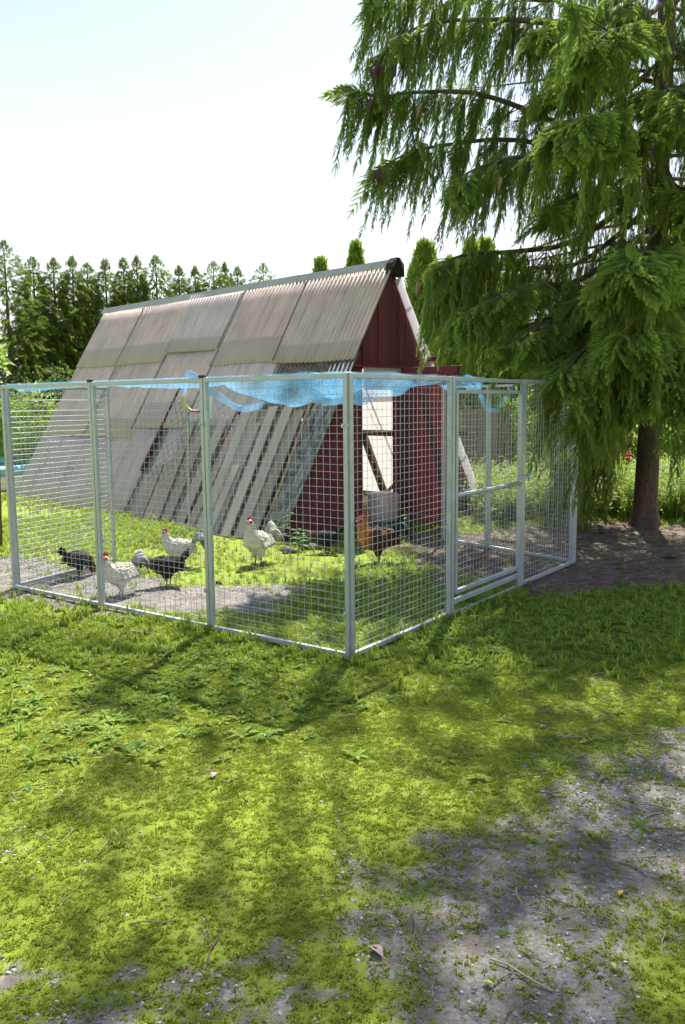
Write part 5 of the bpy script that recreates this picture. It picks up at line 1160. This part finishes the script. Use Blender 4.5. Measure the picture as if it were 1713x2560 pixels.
spread('lawn_grass', field(46000, -6.4, 6.5, 2.6, 12.5, d_grass, 2, .9), PRG, M_GRASS, 'short green grass of the lawn round and inside the pen', 'grass', .5, 1.05)
# longer grass along the fence foot and against the coop
FX = np.array([[PP[0][0], PP[0][1]], [PP[3][0], PP[3][1]], [PP[6][0], PP[6][1]]])
def segd(x, y, a, b):
    e = b-a; t = np.clip(((x-a[0])*e[0]+(y-a[1])*e[1])/(e@e), 0, 1); return np.hypot(x-a[0]-t*e[0], y-a[1]-t*e[1])
CB0, CB1 = RL(0, SLEN)[:2], RL(7.5, SLEN)[:2]; CG1 = CP(CHW, 0, 0)[:2]
def d_long(x, y):
    zg, zs, zr = zones(x, y); d1 = np.minimum(segd(x, y, FX[0], FX[1]), segd(x, y, FX[1], FX[2])); d2 = segd(x, y, CB0+(CB1-CB0)*.25, CB1); left = smooth(-1.2, -2.2, x)*(y < 7.6)*(y > 3.6)*.08
    return np.clip(.7*np.exp(-(d1/.10)**2)*(1-zs)*(1-.6*zg)+.9*np.exp(-(d2/.45)**2)+left*(1-zg), 0, 1)*(~in_coop(x, y))
spread('long_grass', field(26000, -7.5, 4, 3.5, 16., d_long, 3), PRG, M_GRASS, 'longer grass along the fence foot and the coop wall', 'grass', .8, 1.6)
def d_weed(x, y):
    zg, zs, zr = zones(x, y); p1 = smooth(-.3, .4, polydist(x, y, P2([(930, 1600), (1150, 1480), (1420, 1470), (1713, 1440), (2200, 1440), (2200, 1660), (1500, 1640), (1150, 1680)])))
    p2 = smooth(-.3, .5, polydist(x, y, P2([(-300, 1560), (300, 1560), (560, 1590), (860, 1670), (980, 1680), (900, 1800), (560, 1860), (200, 1920), (-300, 1900)])))*.42
    return np.clip(np.maximum(p1, p2)*(.25+1.2*fbm(x*2+9, y*2, 3)), 0, 1)*(1-zg*.8)*(1-zs)+.012*(1-zs)
spread('broadleaf_weeds', field(30000, -5, 6.5, 3., 9.5, d_weed, 4), PRW, M_WEED, 'broad leaved weeds low in the lawn', 'weeds', .5, 1.2)
def d_mead(x, y):
    s_ = polydist(x, y, POLY_SOIL); right = smooth(.0, .5, -s_)*(y > 11.4)*(x > 1.9)*smooth(11.2, 12.3, y+.15*x)
    left = (x < -4.4)*(y > 19.5)*.5
    return np.clip(right+left, 0, 1)*(~in_coop(x, y))*(segd(x, y, np.array([1.9, 17.]), np.array([5.5, 17.])) > .15)
spread('meadow_herbs', field(30000, -13, 14, 11, 30, d_mead, 5, 1.3), PRD, M_MEAD, 'bright green tall meadow herbs behind the spruce and coop', 'herbs', .6, 1.25)
# stones
def stone(seed):
    bm = bmesh.new(); bmesh.ops.create_icosphere(bm, subdivisions=1, radius=1.); rr = random.Random(seed); mb = MB()
    for v in bm.verts: v.co *= rr.uniform(.7, 1.2)
    V = [(v.co.x*.010, v.co.y*.0078, v.co.z*.0052) for v in bm.verts]; F = [tuple(v.index for v in f.verts) for f in bm.faces]; mb.add(V, F, 0, [rr.random()]*len(V)); bm.free(); return mb
def mat_stone(name, stops):
    mt, t, o = nodes_of(name); oi = N(t, 'ShaderNodeObjectInfo'); n = noise(t, coords(t), 90, 4)
    c = mixc_(t, .4, ramp(t, oi.outputs['Random'], stops), ramp(t, n, [(.3, (.3, .3, .3)), (.7, (1, 1, 1))]), 'MULTIPLY'); principled(t, o, c, .75, 0, n, .002, .5); return mt
M_STONE = mat_stone('gravel stone', [(0, (.13, .13, .135)), (.4, (.25, .245, .245)), (.75, (.36, .355, .355)), (.95, (.50, .49, .48)), (1., (.58, .56, .53))])
PRK = [proto('stone', stone(k), M_STONE) for k in range(5)]
def d_stone(x, y):
    zg, zs, zr = zones(x, y); patch = smooth(.38, .62, fbm(x*1.6+70, y*1.6, 4)); return np.clip(zg*(.18+.9*patch)+.02*(1-zs), 0, 1)
spread('gravel', field(150000, -4.8, 4.6, 1.5, 9.8, d_stone, 6, .9), PRK, M_STONE, 'grey gravel stones pressed into the yard', 'gravel', .35, 1.0, .5, .001)
# twigs, needles and straw
mb = MB(); mb.tube([(-.05, 0, .003), (.0, .004, .006), (.05, -.003, .003)], .0016, 4); tw1 = mb
mb = MB(); mb.tube([(-.09, 0, .004), (-.02, .008, .009), (.05, -.004, .006), (.10, .01, .004)], .0028, 5); mb.tube([(.0, .004, .008), (.04, .035, .006)], .0018, 4); tw2 = mb
M_TWIG = mat_stone('dry straw and twigs', [(0, (.09, .06, .045)), (.5, (.22, .165, .12)), (1., (.44, .37, .27))])
PRX = [proto('straw', tw1, M_TWIG), proto('straw', tw1, M_TWIG), proto('twig', tw2, M_TWIG)]
def d_twig(x, y):
    zg, zs, zr = zones(x, y); return np.clip(zs*1.0+zr*.16+.045, 0, 1)
spread('twigs', field(48000, -4, 7.5, 1.6, 12.6, d_twig, 7, .9), PRX, M_TWIG, 'dry twigs and straw scattered over soil and gravel', 'twigs', .4, 1.1, .25, .002)
# ================================================================== SMALL THINGS ON THE GROUND
def lump(name, p, r, mat, label, cat, group, seed, flat=.5):
    bm = bmesh.new(); bmesh.ops.create_icosphere(bm, subdivisions=2, radius=1.); rr = random.Random(seed); mb = MB()
    V = [np.array(v.co)*np.array(r)*(1+.35*(vnoise(v.co.x*2+seed, v.co.y*2+v.co.z*3)-.5))+np.array([0, 0, r[2]*flat]) for v in bm.verts]; F = [tuple(v.index for v in f.verts) for f in bm.faces]; mb.add([v+np.asarray(p) for v in V], F); bm.free()
    o = mb.build(name, mat, None, smooth=True, origin=tuple(p)); o.rotation_euler = (0, 0, 0); return tag(o, label, cat, group)
M_ROCK = mat_plain('field stone', (.15, .14, .14), .85, 0, .35, 14, .01)
for i, (x, y, r, lb) in enumerate((((722), 1382, (.07, .06, .05), 'pale stone at the coop corner below the leafy weed'), (782, 1373, (.07, .05, .05), 'blue grey stone at the gable foot behind the grey hen'), (762, 1356, (.07, .06, .05), 'small stone against the gable behind the leafy weed'), (860, 1352, (.09, .07, .05), 'flat stone at the gable foot beside the corner post'), (955, 1322, (.14, .08, .06), 'grey stone step under the coop threshold'))):
    lump('stone', G(x, y), r, M_ROCK, lb, 'stone', 'stones at the gable foot', i+1)
M_BARKP = mat_plain('reddish bark', (.20, .085, .06), .85, 0, .4, 30, .01)
for i, (x, y, r, lb) in enumerate(((1570, 1432, (.09, .05, .02), 'reddish bark piece on the soil, above and right of the largest one'), (1512, 1461, (.10, .06, .025), 'largest reddish bark piece on the soil near the grass edge'), (1655, 1423, (.04, .03, .02), 'small orange bark chip on the soil at the right'), (1608, 1338, (.05, .035, .03), 'pale bark chip lying right below the spruce trunk'), (1505, 1334, (.06, .03, .02), 'dark bark chip on the soil left of the spruce trunk'), (1670, 1397, (.09, .02, .02), 'dark stick-like bark strip on the soil at the right edge'))):
    lump('bark_piece', G(x, y), r, M_BARKP if i < 4 else M_DARKIN, lb, 'bark', 'bark pieces on the soil', 20+i, .3)
for i, (x, y, lb) in enumerate(((989, 1493, 'brown spruce cone in the pen grass, nearer of the two by the side panel'), (968, 1464, 'brown spruce cone in the pen grass behind the nearer one'), (817, 1487, 'dark spruce cone in the pen grass left of the corner post'), (540, 1460, 'dark cone lying on the pen gravel right of the second post'))):
    o = bpy.data.objects.new('fallen_cone', CONE2 if i < 2 else CONE); COL.objects.link(o); p = G(x, y); o.location = (p[0], p[1], .022); o.rotation_euler = (1.45, .1, i*1.3); o.scale = (.9, .9, .75); tag(o, lb, 'cone', 'cones fallen in the pen')
M_DRY = mat_plain('dry leaf', (.36, .27, .24), .8, 0, .25, 25); M_YEL = mat_plain('yellow leaf', (.55, .40, .05), .7); M_GRL = mat_plain('fallen green leaf', (.28, .38, .08), .6)
for i, (x, y, mm, L_, lb) in enumerate(((925, 2375, M_DRY, .07, 'curled grey brown dry leaf on the gravel edge in the foreground'), (1548, 2246, M_YEL, .03, 'small yellow leaf on the gravel at the right'), (1205, 2466, M_GRL, .035, 'fallen green leaf on bare gravel in the foreground'), (1537, 2434, M_GRL, .03, 'fallen green leaf near the lower right moss patch'), (532, 1951, M_DRY, .05, 'pale dry leaf on the moss in the middle left'), (1362, 1818, M_DRY, .04, 'dry leaf beside the bare patch right of the centre'))):
    p = G(x, y); p[2] = gz(p[0], p[1])+.012; mb = MB(); rr = random.Random(i)
    a = rr.uniform(0, 6.28); leaf_quad(mb, p, (math.cos(a), math.sin(a), .12), (.1, .2, 1), L_, L_*.6, fold=.5, drop=.1); leaf_quad(mb, p+np.array([0, 0, -.001]), (math.cos(a+.5), math.sin(a+.5), .1), (.1, .2, 1), L_*.7, L_*.35, fold=.5)
    o = mb.build('fallen_leaf', mm, None, origin=tuple(p)); tag(o, lb, 'leaf', 'fallen leaves in the yard'); sm = o.modifiers.new('solid', 'SOLIDIFY'); sm.thickness = .0008
p = G(1160, 1520); t = thing('dandelion', (p[0], p[1], 0), 'yellow dandelion flower at the foot of the gate', 'flower'); mb = MB(); mb.tube([(p[0], p[1], 0), (p[0]+.01, p[1], .05), (p[0], p[1]+.01, .085)], .002, 5); s_ = mb.build('flower_stem', M_STEM, t)
mb = MB()
for j in range(34): a = j*2.4; leaf_quad(mb, np.array([p[0], p[1]+.01, .085]), (math.cos(a), math.sin(a), .15+.8*(j/34)), (0, 0, 1), .022, .006)
mb.build('blossom', M_YEL, s_)
# nettle at the coop corner
M_NET2 = mat_foliage('nettle leaves', (.07, .15, .03), (.14, .26, .05), .4, .2)
for i, (x, y, zz_, lb) in enumerate(((722, 1366, .42, 'tall leafy weed growing at the coop corner beside the clear roof strip'), (748, 1376, .24, 'low leafy weed in front of the red gable'), (765, 1370, .2, 'smallest leafy weed right of the other two at the gable'))):
    b = G(x, y); t = thing('weed_plant', (b[0], b[1], 0), lb, 'plant', 'leafy weeds at the coop corner'); mb = MB(); mb.tube([b, b+z_*zz_*.6+np.array([.02, 0, 0]), b+z_*zz_], [.005, .004, .002], 5); mb.build('stem', M_STEM, t)
    mb = MB(); rr = random.Random(i)
    for k in range(14):
        f = .2+.8*k/13; a = k*1.57+rr.uniform(-.3, .3); leaf_quad(mb, b+z_*zz_*f, (math.cos(a), math.sin(a), .35), (0, 0, 1), .11*(1.15-.5*f), .065*(1.15-.5*f), .2, 1., .3, .4)
    mb.build('leaves', M_NET2, t, attr='tip')
